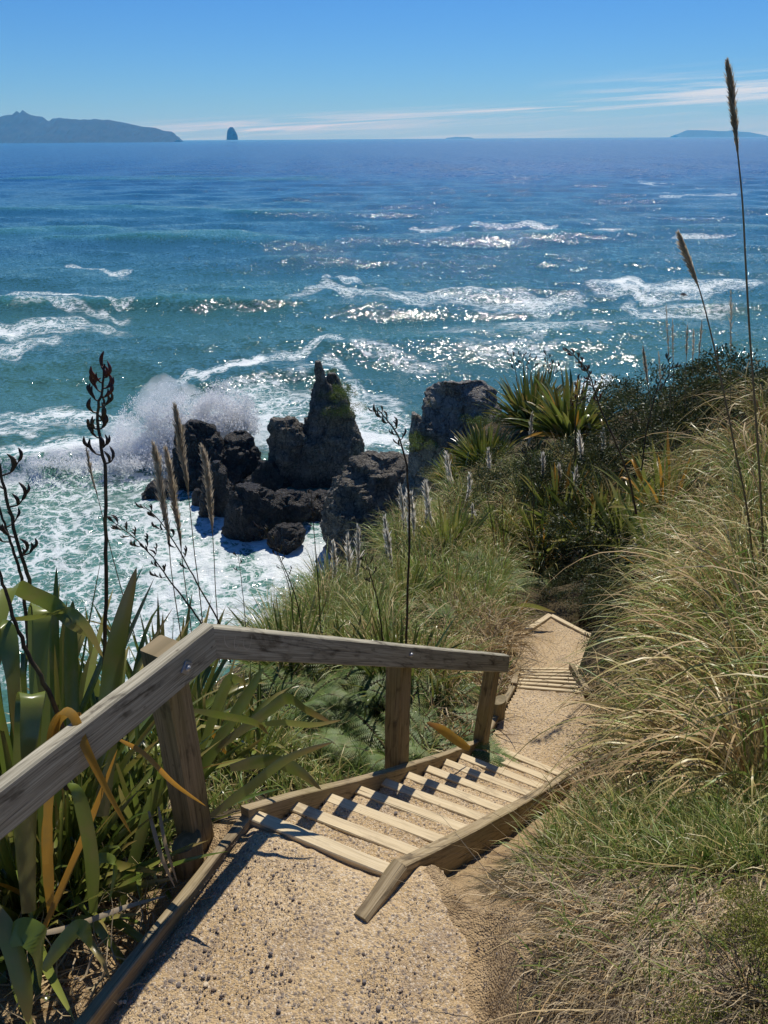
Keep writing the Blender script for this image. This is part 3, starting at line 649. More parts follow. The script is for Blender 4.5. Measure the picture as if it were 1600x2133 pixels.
# ------------------------------------------------------------------ sea
def sea_xy(u, v): p = at_z(u, v, SEA); return p[0], p[1]
FOAM = []   # ellipses on the water in metres: cx, cy, rx, ry, rot, strength
def foam(u, v, du, dv, s, slope=0.0):
    x, y = sea_xy(u, v); x1, y1 = sea_xy(u+du, v+du*slope); x2, y2 = sea_xy(u, v-dv)
    FOAM.append((x, y, math.hypot(x1-x, y1-y), max(1.0, abs(y2-y)), math.atan2(y1-y, x1-x), s))
for a in [(560, 1020, 150, 30, .9), (330, 1090, 200, 70, .95), (520, 1160, 220, 60, 1.0), (620, 1080, 180, 50, 1.0), (260, 1230, 240, 70, .75), (120, 1090, 160, 70, .62), (60, 1250, 120, 90, .5), (450, 1290, 220, 60, 1.0), (560, 1230, 160, 60, 1.0), (300, 1350, 250, 60, .9),
          (330, 960, 120, 32, 1.1), (180, 945, 130, 24, .95), (480, 900, 130, 50, 1.05), (600, 870, 90, 40, .8), (560, 820, 110, 26, .55), (800, 880, 90, 55, .85), (830, 930, 60, 40, .95), (800, 830, 90, 20, .45), (180, 860, 150, 22, .62), (60, 890, 90, 14, .45), (110, 1000, 160, 22, .7),
          (430, 775, 60, 10, .85, -.12), (560, 762, 110, 8, .95, -.12), (640, 750, 110, 7, .6, -.1), (720, 790, 90, 16, .35),
          (120, 604, 120, 5, .85), (15, 622, 40, 10, .9), (170, 630, 70, 9, .5), (60, 672, 90, 13, .85), (190, 660, 60, 14, .55), (90, 710, 34, 18, .75), (10, 702, 30, 8, .6),
          (780, 600, 70, 9, 1.0), (760, 628, 80, 12, .8), (870, 622, 90, 10, .55), (1000, 610, 120, 10, .5), (1130, 625, 130, 12, .55), (1180, 640, 100, 8, .5), (1380, 605, 90, 10, .9), (1430, 625, 110, 12, .7), (1540, 610, 100, 12, .7), (1470, 660, 110, 16, .45),
          (210, 537, 50, 4, .75), (960, 469, 38, 3.5, .8), (1150, 467, 46, 3, .8), (1280, 463, 20, 3, .8), (1320, 490, 40, 4, .5), (1080, 463, 20, 3, .5), (1440, 386, 50, 2.5, .5), (1530, 410, 60, 3, .45), (1555, 500, 40, 4, .6), (1200, 690, 180, 20, .3), (1290, 800, 60, 14, .9), (1250, 830, 60, 16, .7), (1100, 720, 160, 14, .3), (900, 740, 120, 16, .28), (1010, 690, 120, 10, .3)]: foam(*a)
FOAM = np.array(FOAM)
def foam_density(x, y):
    d = np.zeros(x.shape); q = np.stack([x, y, x*0], -1); rr_ = np.hypot(x, y)
    big = np.clip(rr_/60, 1, 6)[..., None]; w1 = fbm(q*.16/big, 4, 31, .6); w2 = fbm(q*.16/big, 4, 47, .6)
    x = x+w1*7*big[..., 0]; y = y+w2*9*big[..., 0]**1.3
    for cx, cy, rx, ry, ro, s in FOAM:
        dx, dy = x-cx, y-cy; a = (dx*math.cos(ro)+dy*math.sin(ro))/rx; b = (-dx*math.sin(ro)+dy*math.cos(ro))/ry
        d = np.maximum(d, s*np.exp(-(a*a+b*b)**1.15*.9))
    p = np.stack([x, y, x*0], -1)
    return np.clip(d*(1+.9*fbm(p*.3, 4, 77))+.10*fbm(p*.1, 3, 71)*(d > .04), 0, 1.25)
NA2, NR2 = 640, 780
ang = np.linspace(R(-50), R(50), NA2); rr = 14*np.exp(np.linspace(0, 1, NR2)**1.12*math.log(14000/14))
A2, R2 = np.meshgrid(ang, rr); SX, SY = R2*np.sin(A2), R2*np.cos(A2)
cell = np.gradient(rr)[:, None]
def waves(x, y, r, cell):
    h = np.zeros(x.shape); rs = np.random.default_rng(3)
    for lam, amp, th in [(38, .26, .12), (27, .18, -.25), (19, .14, .5), (12, .11, -.1), (9, .085, .35), (6.5, .06, -.6), (4.5, .045, .1), (3.1, .032, .8), (2.2, .024, -.4), (1.5, .016, .3)]:
        for k in range(2):
            t = th+rs.uniform(-.35, .35); l = lam*rs.uniform(.85, 1.15); ph = rs.uniform(0, 6.28); fade = np.clip(l/(cell*3)-.6, 0, 1)
            q = (x*math.sin(t)+y*math.cos(t))*2*math.pi/l+ph+.8*np.sin(x*.021*(k+1)+ph)
            h += fade*amp*.75*(1-2*np.abs(np.sin(q/2))**1.3+.15) if lam < 20 else fade*amp*np.sin(q)
    return h
near = np.clip((R2-20)/60, 0.35, 1)
SH = waves(SX, SY, R2, cell*np.ones_like(SX))*near
PS = np.stack([SX, SY, SX*0], -1)
SH += .12*fbm(PS*.9, 3, 55)*np.clip(1.6/(cell+.4), 0, 1)
# the breaking wave that meets the left rocks, and the swells seen farther out
def crest(u0, v0, u1, v1, H, W, sx=1):
    global SH
    x0, y0 = sea_xy(u0, v0); x1, y1 = sea_xy(u1, v1); L = math.hypot(x1-x0, y1-y0); tx, ty = (x1-x0)/L, (y1-y0)/L
    s = (SX-x0)*tx+(SY-y0)*ty; d = -(SX-x0)*ty+(SY-y0)*tx+.5*np.sin(s*.5); e = np.clip(np.minimum(s+L*.12, L*1.12-s)/(L*.25), 0, 1); e = e*e*(3-2*e)
    prof = np.where(d < 0, np.exp(-(d/(W*.42))**2), np.exp(-(d/(W*1.3))**2)); SH += H*e*prof; return e*prof
cr1 = crest(-60, 985, 345, 960, 1.5, 2.2)
crest(-200, 645, 640, 632, 1.2, 6); crest(620, 650, 1700, 640, .7, 6); crest(-200, 497, 560, 505, 1.5, 15); crest(-100, 440, 700, 446, 1.0, 22); crest(0, 375, 700, 380, 1.2, 38); crest(900, 500, 1700, 480, .6, 14)
crest(350, 800, 700, 775, .7, 3)
fd_ = foam_density(SX, SY)
wx, wy = sea_xy(300, 960)
fd_ = np.maximum(fd_, 1.05*np.clip(cr1*1.3-.15, 0, 1)*np.clip((SX-sea_xy(70, 960)[0])/3, 0, 1))
SZ = SEA+SH+np.clip(fd_, 0, 1)*.16*fbm(PS*1.6, 4, 61)*np.clip(1.2/(cell+.3), 0, 1)
g = Geo(); g.add(np.stack([SX, SY, SZ], -1), Q=grid_faces(NR2, NA2)[:, ::-1], rn=fd_.ravel(), t=np.clip(SH, -2, 2).ravel()*.25+.5)
N = NT('sea_water'); geo = N.n('ShaderNodeNewGeometry'); p = geo.outputs['Position']; den = N.attr('rnd').outputs['Fac']; hgt = N.attr('along').outputs['Fac']
sx = N.n('ShaderNodeSeparateXYZ'); N.set(sx.inputs[0], p)
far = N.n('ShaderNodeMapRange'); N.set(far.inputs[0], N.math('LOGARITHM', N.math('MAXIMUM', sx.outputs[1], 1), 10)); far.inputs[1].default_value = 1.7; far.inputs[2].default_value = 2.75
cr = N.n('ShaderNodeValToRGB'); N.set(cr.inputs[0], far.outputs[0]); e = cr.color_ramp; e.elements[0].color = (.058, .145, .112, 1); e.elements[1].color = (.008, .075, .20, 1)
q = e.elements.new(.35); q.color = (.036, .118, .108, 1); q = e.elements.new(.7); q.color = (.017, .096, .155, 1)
big = N.noise(N.scalev(p, (.010, .022, 0)), 1, 4, .6)
c = N.mix(N.ss(big, .4, .7), cr.outputs[0], N.mix(.5, cr.outputs[0], (.010, .05, .09)))
c = N.mix(N.math('MULTIPLY', N.ss(hgt, .6, .95), .5), c, (.05, .2, .13))
turb = N.math('MULTIPLY', N.ss(den, .1, .8), .55); c = N.mix(turb, c, (.14, .29, .24))
# foam lace
warp = N.noise(p, .55, 4, .6, ch=1)
wv = N.n('ShaderNodeVectorMath', operation='MULTIPLY_ADD'); N.set(wv.inputs[0], warp); wv.inputs[1].default_value = (2.4, 2.4, 0); N.set(wv.inputs[2], p)
flat = N.scalev(wv.outputs[0], (1, 1, 0))
e1 = N.voro(flat, .85, 'DISTANCE_TO_EDGE'); e2 = N.voro(flat, 2.3, 'DISTANCE_TO_EDGE'); nf = N.noise(flat, 1.1, 6, .68)
wid = N.math('MULTIPLY', N.math('SUBTRACT', N.math('ADD', den, N.math('MULTIPLY', N.math('SUBTRACT', nf, .5), 1.3)), .30), .42)
l1 = N.ss(e1, wid, N.math('MULTIPLY', wid, .25)); wid2 = N.math('MULTIPLY', wid, .9)
l2 = N.ss(e2, wid2, N.math('MULTIPLY', wid2, .2))
brk = N.noise(N.scalev(p, (1, 2.2, 0)), .75, 7, .75)
lace = N.math('MULTIPLY', N.math('MULTIPLY', N.math('MAXIMUM', l1, N.math('MULTIPLY', l2, .8)), N.ss(den, .12, .3)), N.ss(N.math('ADD', brk, N.math('MULTIPLY', den, .5)), .52, .72))
solid = N.ss(N.math('ADD', den, N.math('ADD', N.math('MULTIPLY', N.math('SUBTRACT', nf, .5), .8), N.math('MULTIPLY', N.math('SUBTRACT', brk, .5), 2.6))), .74, 1.0)
fm = N.math('MAXIMUM', N.math('MULTIPLY', lace, .85), solid, clamp=True)
fc = N.mix(N.noise(p, 6, 5, .7), (.60, .68, .68), (.86, .88, .88))
# ripples: finer near, coarser far
dist = N.math('MAXIMUM', sx.outputs[1], 5)
def slope(vec, sc, det, amt, rough=.6):
    n = N.noise(vec, sc, det, rough, ch=1); m = N.n('ShaderNodeVectorMath', operation='SUBTRACT'); N.set(m.inputs[0], n); m.inputs[1].default_value = (.5, .5, .5)
    k = N.n('ShaderNodeVectorMath', operation='MULTIPLY'); N.set(k.inputs[0], m.outputs[0]); k.inputs[1].default_value = (amt, amt, 0); return k.outputs[0]
def vadd(a, b): n = N.n('ShaderNodeVectorMath', operation='ADD'); N.set(n.inputs[0], a); N.set(n.inputs[1], b); return n.outputs[0]
pf = N.scalev(p, (1, 1.6, 0)); sl_ = vadd(vadd(slope(pf, 2.4, 1.5, 1.45), slope(pf, 6.5, 1, .55)), vadd(slope(pf, .6, 2, .5), slope(N.scalev(p, (1, 2.0, 0)), .13, 3, .12)))
nn_ = N.n('ShaderNodeVectorMath', operation='NORMALIZE'); N.set(nn_.inputs[0], vadd(geo.outputs['Normal'], sl_)); bn = nn_.outputs[0]
rg = N.math('ADD', .075, N.math('MULTIPLY', N.ss(dist, 120, 700), N.math('ADD', .08, N.math('MULTIPLY', N.ss(N.noise(N.scalev(p, (.5, 1.2, 0)), .35, 6, .8), .4, .6), .22))))
wat = N.bsdf(c, rg, .5, bn); wat.node.inputs['IOR'].default_value = 1.333
fo = N.bsdf(fc, .9, .1, N.bump(N.noise(p, 4, 6, .7), 1.0, .15))
mxs = N.n('ShaderNodeMixShader'); N.set(mxs.inputs[0], fm); N.nt.links.new(wat, mxs.inputs[1]); N.nt.links.new(fo, mxs.inputs[2])
M['sea'] = N.done(mxs.outputs[0])
tag(g.obj('water', M['sea']), kind='structure')

# ------------------------------------------------------------------ rocks in the surf
def lump(g, prof, d, depth=.8, seed=0, rough=.5, n=90, m=0, flat=1.0, zb=None, sharp=1.0, layers=70):
    """prof: (v, u_left, u_right) rows of the rock's outline measured at distance d; depth: thickness front to back relative to width"""
    prof = sorted(prof, key=lambda q: q[0]); y0 = None
    rows = []
    for v, a, b in prof:
        pa, pb = at_d(a, v, d), at_d(b, v, d); c = (pa+pb)/2; rows.append((c[2], c[0], c[1], abs(pb[0]-pa[0])/2))
    yb = rows[-1][2]; rows = [(z, x, w) for z, x, y, w in rows]
    # all rows on one vertical axis plane: re-measure at fixed y
    rows = []
    for v, a, b in prof:
        pa, pb = at_y(a, v, yb), at_y(b, v, yb); rows.append((pa[2]/2+pb[2]/2, (pa[0]+pb[0])/2, (pb[0]-pa[0])/2))
    zs = np.array([r[0] for r in rows])[::-1]; xs = np.array([r[1] for r in rows])[::-1]; ws = np.array([r[2] for r in rows])[::-1]
    zt = np.linspace(0, 1, layers); Zl = zs[0]-1.5+(zs[-1]-zs[0]+1.5)*zt
    X = np.interp(Zl, zs, xs); Wd = np.interp(Zl, zs, ws)*1.05*np.where(Zl < zs[0], 1.05, 1)
    th = np.linspace(0, 2*math.pi, n, endpoint=False); ct, st_ = np.cos(th), np.sin(th)
    k = 1/(np.abs(ct)**2.5+np.abs(st_)**2.5)**(1/2.5)
    Dp = np.maximum(Wd*depth, np.minimum(Wd*3, .5*depth)); 
    V = np.stack([X[:, None]+Wd[:, None]*(ct*k)[None], yb+Dp[:, None]*(st_*k)[None], np.broadcast_to(Zl[:, None], (layers, n))], -1)
    ctr = np.stack([X, np.full(layers, yb), Zl], -1)[:, None]
    rs = np.random.default_rng(seed*7+1); rel_ = V-ctr; zmid = Zl.mean()
    for _ in range(22):        # split planes: the rock breaks along flat faces
        a_ = -math.pi/2+rs.normal(0, .75); tzl = rs.normal(0, .28); z0 = rs.uniform(Zl[0], Zl[-1]); nv_ = np.array((math.cos(a_), math.sin(a_)*.8)); k_ = rs.uniform(.62, .95)
        val = rel_[..., 0]*nv_[0]+rel_[..., 1]*nv_[1]+tzl*(Zl[:, None]-z0); ex = np.maximum(0, val-np.maximum(Wd[:, None], .3)*(k_ if tzl < 0 else k_+.05)); ex = np.minimum(ex, .35*Wd[:, None])
        rel_[..., 0] -= nv_[0]*ex*.35; rel_[..., 1] -= nv_[1]*ex
    V = rel_+ctr
    dirv = V-ctr; L = np.linalg.norm(dirv, axis=2, keepdims=True); dirn = dirv/np.maximum(L, 1e-6)
    R_ = rough; s1 = V*(.55, .55, .4)
    disp = R_*(.60*(ridge(s1, 5, seed)-.42)+.30*fbm(V*1.9, 4, seed+9)+.22*(ridge(V*(3.5, 3.5, 1.3), 4, seed+20)-.5))
    disp *= np.clip(Wd[:, None]/.9, .18, 1)
    V = V+dirn*disp[..., None]+np.stack([0*disp, 0*disp, disp*.5], -1)
    i = np.arange(layers-1)[:, None]*n; j = np.arange(n)[None]; j2 = (j+1) % n
    Q = np.stack([i+j, i+j2, i+n+j2, i+n+j], -1).reshape(-1, 4)
    g.add(V, Q=Q, m=m); top = V[-1]; g.add(np.concatenate([top, [top.mean(0)]]), T=[(q, (q+1) % n, n) for q in range(n)], m=m)
def rock(name, lumps, label, mats, group='rocks in the surf', parent=None):
    g = Geo()
    for L in lumps: lump(g, **L)
    o = g.obj(name, mats, smooth=False)
    return tag(o, label, 'rock', group)
stack_o = rock('sea_stack', [dict(prof=[(754, 655, 668), (775, 652, 676), (795, 653, 686), (815, 650, 704), (835, 647, 718), (855, 641, 728), (875, 633, 739), (900, 622, 750), (925, 610, 760), (950, 600, 766), (975, 592, 764), (1012, 588, 758)], d=55, depth=.62, seed=5, rough=.75, n=150, layers=130),
                    dict(prof=[(778, 682, 696), (788, 676, 704), (800, 676, 708), (830, 672, 722), (870, 660, 738), (930, 650, 752)], d=55.4, depth=.6, seed=15, rough=.5, n=90),
                    dict(prof=[(874, 563, 612), (888, 559, 628), (920, 557, 640), (960, 556, 650), (1015, 550, 660)], d=54.3, depth=.7, seed=25, rough=.8, n=110)],
               'tall pointed grey sea stack with a green tuft near its top', [M['rock']])
rock('rock', [dict(prof=[(880, 392, 418), (892, 376, 438), (910, 364, 452), (935, 354, 474), (960, 348, 500), (985, 346, 520), (1012, 342, 530)], d=55, depth=.7, seed=31, rough=.9, n=120),
              dict(prof=[(906, 478, 512), (918, 458, 528), (938, 452, 540), (965, 450, 548), (1010, 455, 556)], d=55.5, depth=.7, seed=33, rough=.8, n=100),
              dict(prof=[(962, 535, 572), (985, 522, 590), (1018, 500, 600)], d=53.5, depth=.7, seed=34, rough=.6)],
     'dark wet twin-humped rock with the wave breaking behind it', [M['rock_wet']])
rock('rock', [dict(prof=[(998, 322, 350), (1010, 300, 360), (1026, 288, 366)], d=53.2, depth=.7, seed=36, rough=.5)], 'low dark rock ledge at the left foot of the twin-humped rock', [M['rock_wet']])
rock('rock', [dict(prof=[(962, 442, 456), (985, 428, 470), (1015, 420, 484), (1040, 416, 490), (1068, 414, 488)], d=49.8, depth=.7, seed=41, rough=.6), dict(prof=[(1022, 402, 414), (1034, 396, 424)], d=51, depth=.8, seed=42, rough=.3)],
     'upright slanted rock in front of the twin-humped rock', [M['rock_wet']])
rock('rock', [dict(prof=[(1018, 490, 545), (1030, 482, 575), (1050, 475, 592), (1085, 468, 600), (1117, 462, 596)], d=47.8, depth=.6, seed=51, rough=.7, n=110), dict(prof=[(1026, 570, 625), (1045, 560, 650), (1075, 556, 640), (1098, 556, 622)], d=48.8, depth=.6, seed=52, rough=.6, n=100), dict(prof=[(1030, 630, 690), (1050, 622, 715), (1080, 610, 716)], d=50, depth=.6, seed=53, rough=.6)],
     'long low flat-topped rock in the white foam before the sea stack', [M['rock_wet']])
rock('rock', [dict(prof=[(1100, 580, 630), (1112, 560, 642), (1130, 552, 640), (1146, 552, 622)], d=46.3, depth=.6, seed=61, rough=.5)], 'smallest brown rock in the foam, nearest the grass slope', [M['rock_wet']])
rock('rock', [dict(prof=[(611, 1421, 1428), (615, 1416, 1433), (619, 1414, 1436)], d=117, depth=.8, seed=63, rough=.15, n=40, layers=20)], 'tiny black rock far out in the breaking foam at right', [M['rock_wet']])
rock('cliff_rock', [dict(prof=[(955, 770, 830), (968, 735, 860), (985, 716, 880), (1010, 698, 890), (1040, 684, 900), (1070, 672, 905), (1110, 666, 905), (1165, 668, 905)], d=45.5, depth=.7, seed=71, rough=.9, n=150, layers=110)],
     'dark overhanging cliff rock at the foot of the slope with flax on its top', [M['rock']], 'cliff rocks below the slope')
rock('cliff_rock', [dict(prof=[(797, 925, 950), (806, 905, 1000), (822, 892, 1040), (845, 880, 1052), (870, 866, 1060), (895, 855, 1066), (925, 848, 1075), (960, 850, 1080), (1000, 845, 1085), (1040, 835, 1085)], d=39, depth=.45, seed=81, rough=.85, n=170, layers=120),
                    dict(prof=[(862, 856, 866), (875, 852, 885), (905, 850, 890), (925, 853, 890)], d=38.4, depth=.9, seed=83, rough=.4, n=50, layers=40)],
     'grey craggy headland rock with tufts of shrub, left of the big flax', [M['rock_head']], 'cliff rocks below the slope')

# spray thrown up behind the twin-humped rock
def spray():
    g = Geo(); V = []; cx = []; n = 30000
    P = np.empty((0, 3)); S = np.empty(0)
    def jet(u, v, du, dv, k, d=58.5, lean=0, pw=.8):
        a = rng.uniform(-1, 1, k); h = rng.random(k)**1.5*(1-np.abs(a)**2.2*.75)
        uu = u+a*du*(1+h*.25)+lean*h+rng.normal(0, 5, k); vv = v-h*dv+rng.normal(0, 4, k); return ray(uu, vv)*(d+rng.normal(0, .9, k))[:, None], h
    Ps = []; 
    for a in [(400, 965, 95, 150, 26000), (470, 900, 60, 110, 16000), (300, 965, 60, 155, 14000), (345, 960, 50, 170, 12000), (270, 975, 90, 60, 6000, 57), (180, 970, 110, 30, 4000, 56), (440, 880, 90, 90, 4000)]:
        q, h = jet(*a); Ps.append((q, h))
    P = np.concatenate([q for q, h in Ps]); h = np.concatenate([h for q, h in Ps]); k = len(P)
    cl = fbm(P*1.3, 3, 91)+.25*fbm(P*5, 2, 93); keep = cl > -.22+.42*h; P = P[keep]; h = h[keep]; k = len(P)
    s = rng.uniform(.016, .06, k)*(1-.4*h)
    tet = np.array([(1, 1, 1), (-1, -1, 1), (-1, 1, -1), (1, -1, -1)], float); rt = rng.normal(size=(k, 4, 3))*.35
    PV = P[:, None]+(tet[None]+rt)*s[:, None, None]*np.array((.8, .8, 1.1)); T = np.array([(0, 1, 2), (0, 3, 1), (0, 2, 3), (1, 3, 2)])
    g.add(PV, T=(T[None]+(np.arange(k)*4)[:, None, None]).reshape(-1, 3))
    N = NT('spray_drops'); d = N.bsdf((.95, .95, .95), .6, .3); tr = N.n('ShaderNodeBsdfTranslucent'); tr.inputs[0].default_value = (.97, .97, .96, 1); mx = N.n('ShaderNodeMixShader'); mx.inputs[0].default_value = .5
    N.nt.links.new(d, mx.inputs[1]); N.nt.links.new(tr.outputs[0], mx.inputs[2]); m = N.done(mx.outputs[0])
    tag(g.obj('sea_spray', m, smooth=False), kind='stuff')
    # fine mist: a closed body of air with uneven density
    g = Geo(); nu, nv = 20, 12; th, ph = np.meshgrid(np.linspace(0, 2*math.pi, nu, endpoint=False), np.linspace(0, math.pi, nv+1))
    S0 = np.stack([np.sin(ph)*np.cos(th), np.sin(ph)*np.sin(th), np.cos(ph)], -1).reshape(-1, 3)
    Q = [(j*nu+i, (j+1)*nu+i, (j+1)*nu+(i+1) % nu, j*nu+(i+1) % nu) for j in range(nv) for i in range(nu)]
    for k in range(18):
        uu = rng.uniform(255, 520); top = 930-105*math.sin(math.pi*np.clip((uu-235)/300, 0, 1)); vv = top+rng.random()*((965 if uu < 350 else 905)-top); c = at_d(uu, vv, 58.5+rng.normal(0, .8)); r_ = rng.uniform(.8, 2.1)
        V = S0*r_*(1, .7, rng.uniform(.7, 1.2)); V = V*(1+.55*fbm(S0*1.6+k*7.7, 4, k, .65))[:, None]; g.add(V+c, Q=Q)
    N = NT('spray_mist'); vp = N.n('ShaderNodeVolumePrincipled'); vp.inputs['Color'].default_value = (.97, .98, 1, 1); vp.inputs['Density'].default_value = .45; vp.inputs['Anisotropy'].default_value = .45; N.nt.links.new(vp.outputs[0], N.out.inputs['Volume'])
    tag(g.obj('sea_mist', N.m), kind='stuff')
spray()

# ------------------------------------------------------------------ far land
def island(name, prof, d, label, thick, mat, seed, kind='structure', rough=.05, vbase=None):
    """a long ridge: rows of (u, v_top) measured at distance d, with real depth behind and in front"""
    us = np.array([p[0] for p in prof], float); vt = np.array([p[1] for p in prof], float); n = 260
    u = np.linspace(us[0], us[-1], n); v = np.interp(u, us, vt); P = ray(u, v)*d; hz = np.maximum(P[:, 2]-SEA, 1)
    H = hz*(1+.02*fbm(np.stack([u*.12, u*0, u*0], -1), 4, seed)); k = 33; w = np.linspace(-1, 1, k)
    V = np.zeros((k, n, 3))
    for j, a in enumerate(w):
        q = np.stack([P[:, 0]/d*60, np.full(n, a*2.5), u*0], -1)
        prof_ = (1-abs(a))**.85; V[j, :, 0] = P[:, 0]; V[j, :, 1] = P[:, 1]+a*thick*np.minimum(1, .25+hz/hz.max()); V[j, :, 2] = SEA-3+(H+3)*prof_*(1-.55*(1-prof_)*ridge(q*2.2, 4, seed+3)*(1 if a else 0))
    g = Geo(); g.add(V, Q=grid_faces(k, n)); o = g.obj(name, mat)
    return o
N = NT('far_bush'); p = N.n('ShaderNodeNewGeometry').outputs['Position']
M['far_bush'] = N.done(N.bsdf(N.mix(N.noise(p, .006, 6, .7), (.012, .016, .012), (.05, .055, .04)), .95, .1, N.bump(N.noise(p, .01, 5, .7), 1, 20)))
o = island('hills', [(-160, 262), (-60, 250), (0, 243), (10, 240), (28, 238), (34, 231), (38, 233), (41, 237), (47, 229), (54, 235), (66, 240), (88, 243), (92, 249), (104, 252), (110, 247), (122, 245), (148, 248), (168, 249), (190, 249), (196, 247), (215, 250), (226, 249), (250, 254), (275, 259), (298, 264), (324, 266), (340, 272), (358, 274), (366, 285), (371, 291)], 6200, '', 700, M['far_bush'], 5)
tag(o, kind='structure')
g = Geo(); lump(g, prof=[(265, 478, 484), (268, 475, 488), (272, 472, 490), (278, 470, 493), (284, 470, 495), (291, 469, 495)], d=5200, depth=.8, seed=95, rough=5, n=60, layers=40)
o = g.obj('island_rock', M['far_bush']); tag(o, 'small steep dark islet standing alone on the horizon, right of the long island', 'islet')
o = island('hills', [(1405, 281), (1418, 277), (1425, 273), (1432, 271), (1445, 271), (1455, 271), (1470, 271), (1495, 273), (1515, 273), (1525, 271), (1540, 274), (1560, 275), (1580, 279), (1592, 281)], 13300, '', 500, M['far_bush'], 9); tag(o, kind='structure')
o = island('hills', [(930, 287), (945, 285.8), (950, 284.8), (962, 285.4), (975, 285.4), (985, 287)], 13500, '', 300, M['far_bush'], 11); tag(o, kind='structure')

# the sea air between here and the far land
def haze():
    x0, x1, y0, y1, z0, z1 = -11500, 11500, -60, 14200, -33, 265
    g = Geo(); V = [(x, y, z) for z in (z0, z1) for y in (y0, y1) for x in (x0, x1)]
    g.add(V, Q=[(0, 2, 3, 1), (4, 5, 7, 6), (0, 1, 5, 4), (2, 6, 7, 3), (0, 4, 6, 2), (1, 3, 7, 5)])
    N = NT('haze_air'); vp = N.n('ShaderNodeVolumePrincipled'); vp.inputs['Color'].default_value = (.12, .54, 1.0, 1); vp.inputs['Absorption Color'].default_value = (1, 1, 1, 1); vp.inputs['Density'].default_value = HAZE; vp.inputs['Anisotropy'].default_value = 0.0
    N.nt.links.new(vp.outputs[0], N.out.inputs['Volume']); tag(g.obj('haze', N.m, smooth=False), kind='stuff')
HAZE = 1.0e-4
haze()

# ------------------------------------------------------------------ plants
def curves(base, d0, L, droop, segs, kink=None, kpos=None, pw=1.3, wav=0.0, rs=None):
    """paths of blades: (n, segs+1, 3) points and unit directions"""
    n = len(base); P = np.zeros((n, segs+1, 3)); D = np.zeros((n, segs+1, 3)); P[:, 0] = base; L = np.asarray(L, float).reshape(-1, 1)
    ph = rng.uniform(0, 6.28, (n, 2)) if wav else None
    hx = np.stack([-d0[:, 1], d0[:, 0], 0*d0[:, 0]], -1); hx /= np.maximum(np.linalg.norm(hx, axis=1, keepdims=True), 1e-6)
    for k in range(segs+1):
        s = k/segs; d = d0.copy(); d[:, 2] -= droop*s**pw
        if kink is not None: d[:, 2] -= kink*np.clip((s-kpos)/.10, 0, 1); 
        if wav: d += hx*(wav*np.sin(ph[:, :1]+s*5))
        d /= np.linalg.norm(d, axis=1, keepdims=True); D[:, k] = d
        if k < segs: P[:, k+1] = P[:, k]+d*L/segs
    return P, D
def ribbons(g, P, D, W, prof, rn, fold=0.0, roll=None, m=0, hx=None):
    n, k, _ = P.shape; up = np.array((0, 0, 1.))
    if hx is None:
        h = np.cross(D[:, 0], up); h = np.where(np.linalg.norm(h, axis=1, keepdims=True) < .05, np.array((1., 0, 0)), h)
        if roll is not None:
            a = np.asarray(roll)[:, None]; d = D[:, 0]; h = h/np.linalg.norm(h, axis=1, keepdims=True); h = h*np.cos(a)+np.cross(d, h)*np.sin(a)
    else: h = hx
    S = h[:, None]-np.sum(h[:, None]*D, -1, keepdims=True)*D; S /= np.maximum(np.linalg.norm(S, axis=2, keepdims=True), 1e-6)
    Nn = np.cross(S, D); s = np.linspace(0, 1, k); w = np.asarray(W).reshape(-1, 1)*prof(s)[None]
    cols = [P-S*w[..., None]/2, P+Nn*(-fold*w)[..., None], P+S*w[..., None]/2] if fold else [P-S*w[..., None]/2, P+S*w[..., None]/2]
    c = len(cols); V = np.stack(cols, 2); i = (np.arange(n)[:, None, None]*k+np.arange(k-1)[None, :, None])*c+np.arange(c-1)[None, None]
    g.add(V, Q=np.stack([i, i+1, i+c+1, i+c], -1).reshape(-1, 4), rn=np.broadcast_to(np.asarray(rn).reshape(-1, 1, 1), (n, k, c)).ravel(), t=np.broadcast_to(s[None, :, None], (n, k, c)).ravel(), m=m)
pf_sword = lambda s: np.minimum(1, .55+s*2.2)*np.clip((1-s)/.42, 0, 1)**.6
pf_grass = lambda s: np.clip(1-s, 0.02, 1)**.7
pf_leaf = lambda s: np.sin(np.pi*np.clip(s*.94+.05, 0, 1))**.8
def fan(n, tilt0, tilt1, r=.05, az=None):
    a = rng.uniform(0, 2*math.pi, n) if az is None else rng.uniform(az[0], az[1], n); ti = rng.uniform(0, 1, n)**.8*(tilt1-tilt0)+tilt0
    d = np.stack([np.cos(a)*np.sin(ti), np.sin(a)*np.sin(ti), np.cos(ti)], -1); b = np.stack([np.cos(a)*r*np.sqrt(rng.random(n)), np.sin(a)*r*np.sqrt(rng.random(n)), np.zeros(n)-.03], -1)
    return b, d, ti
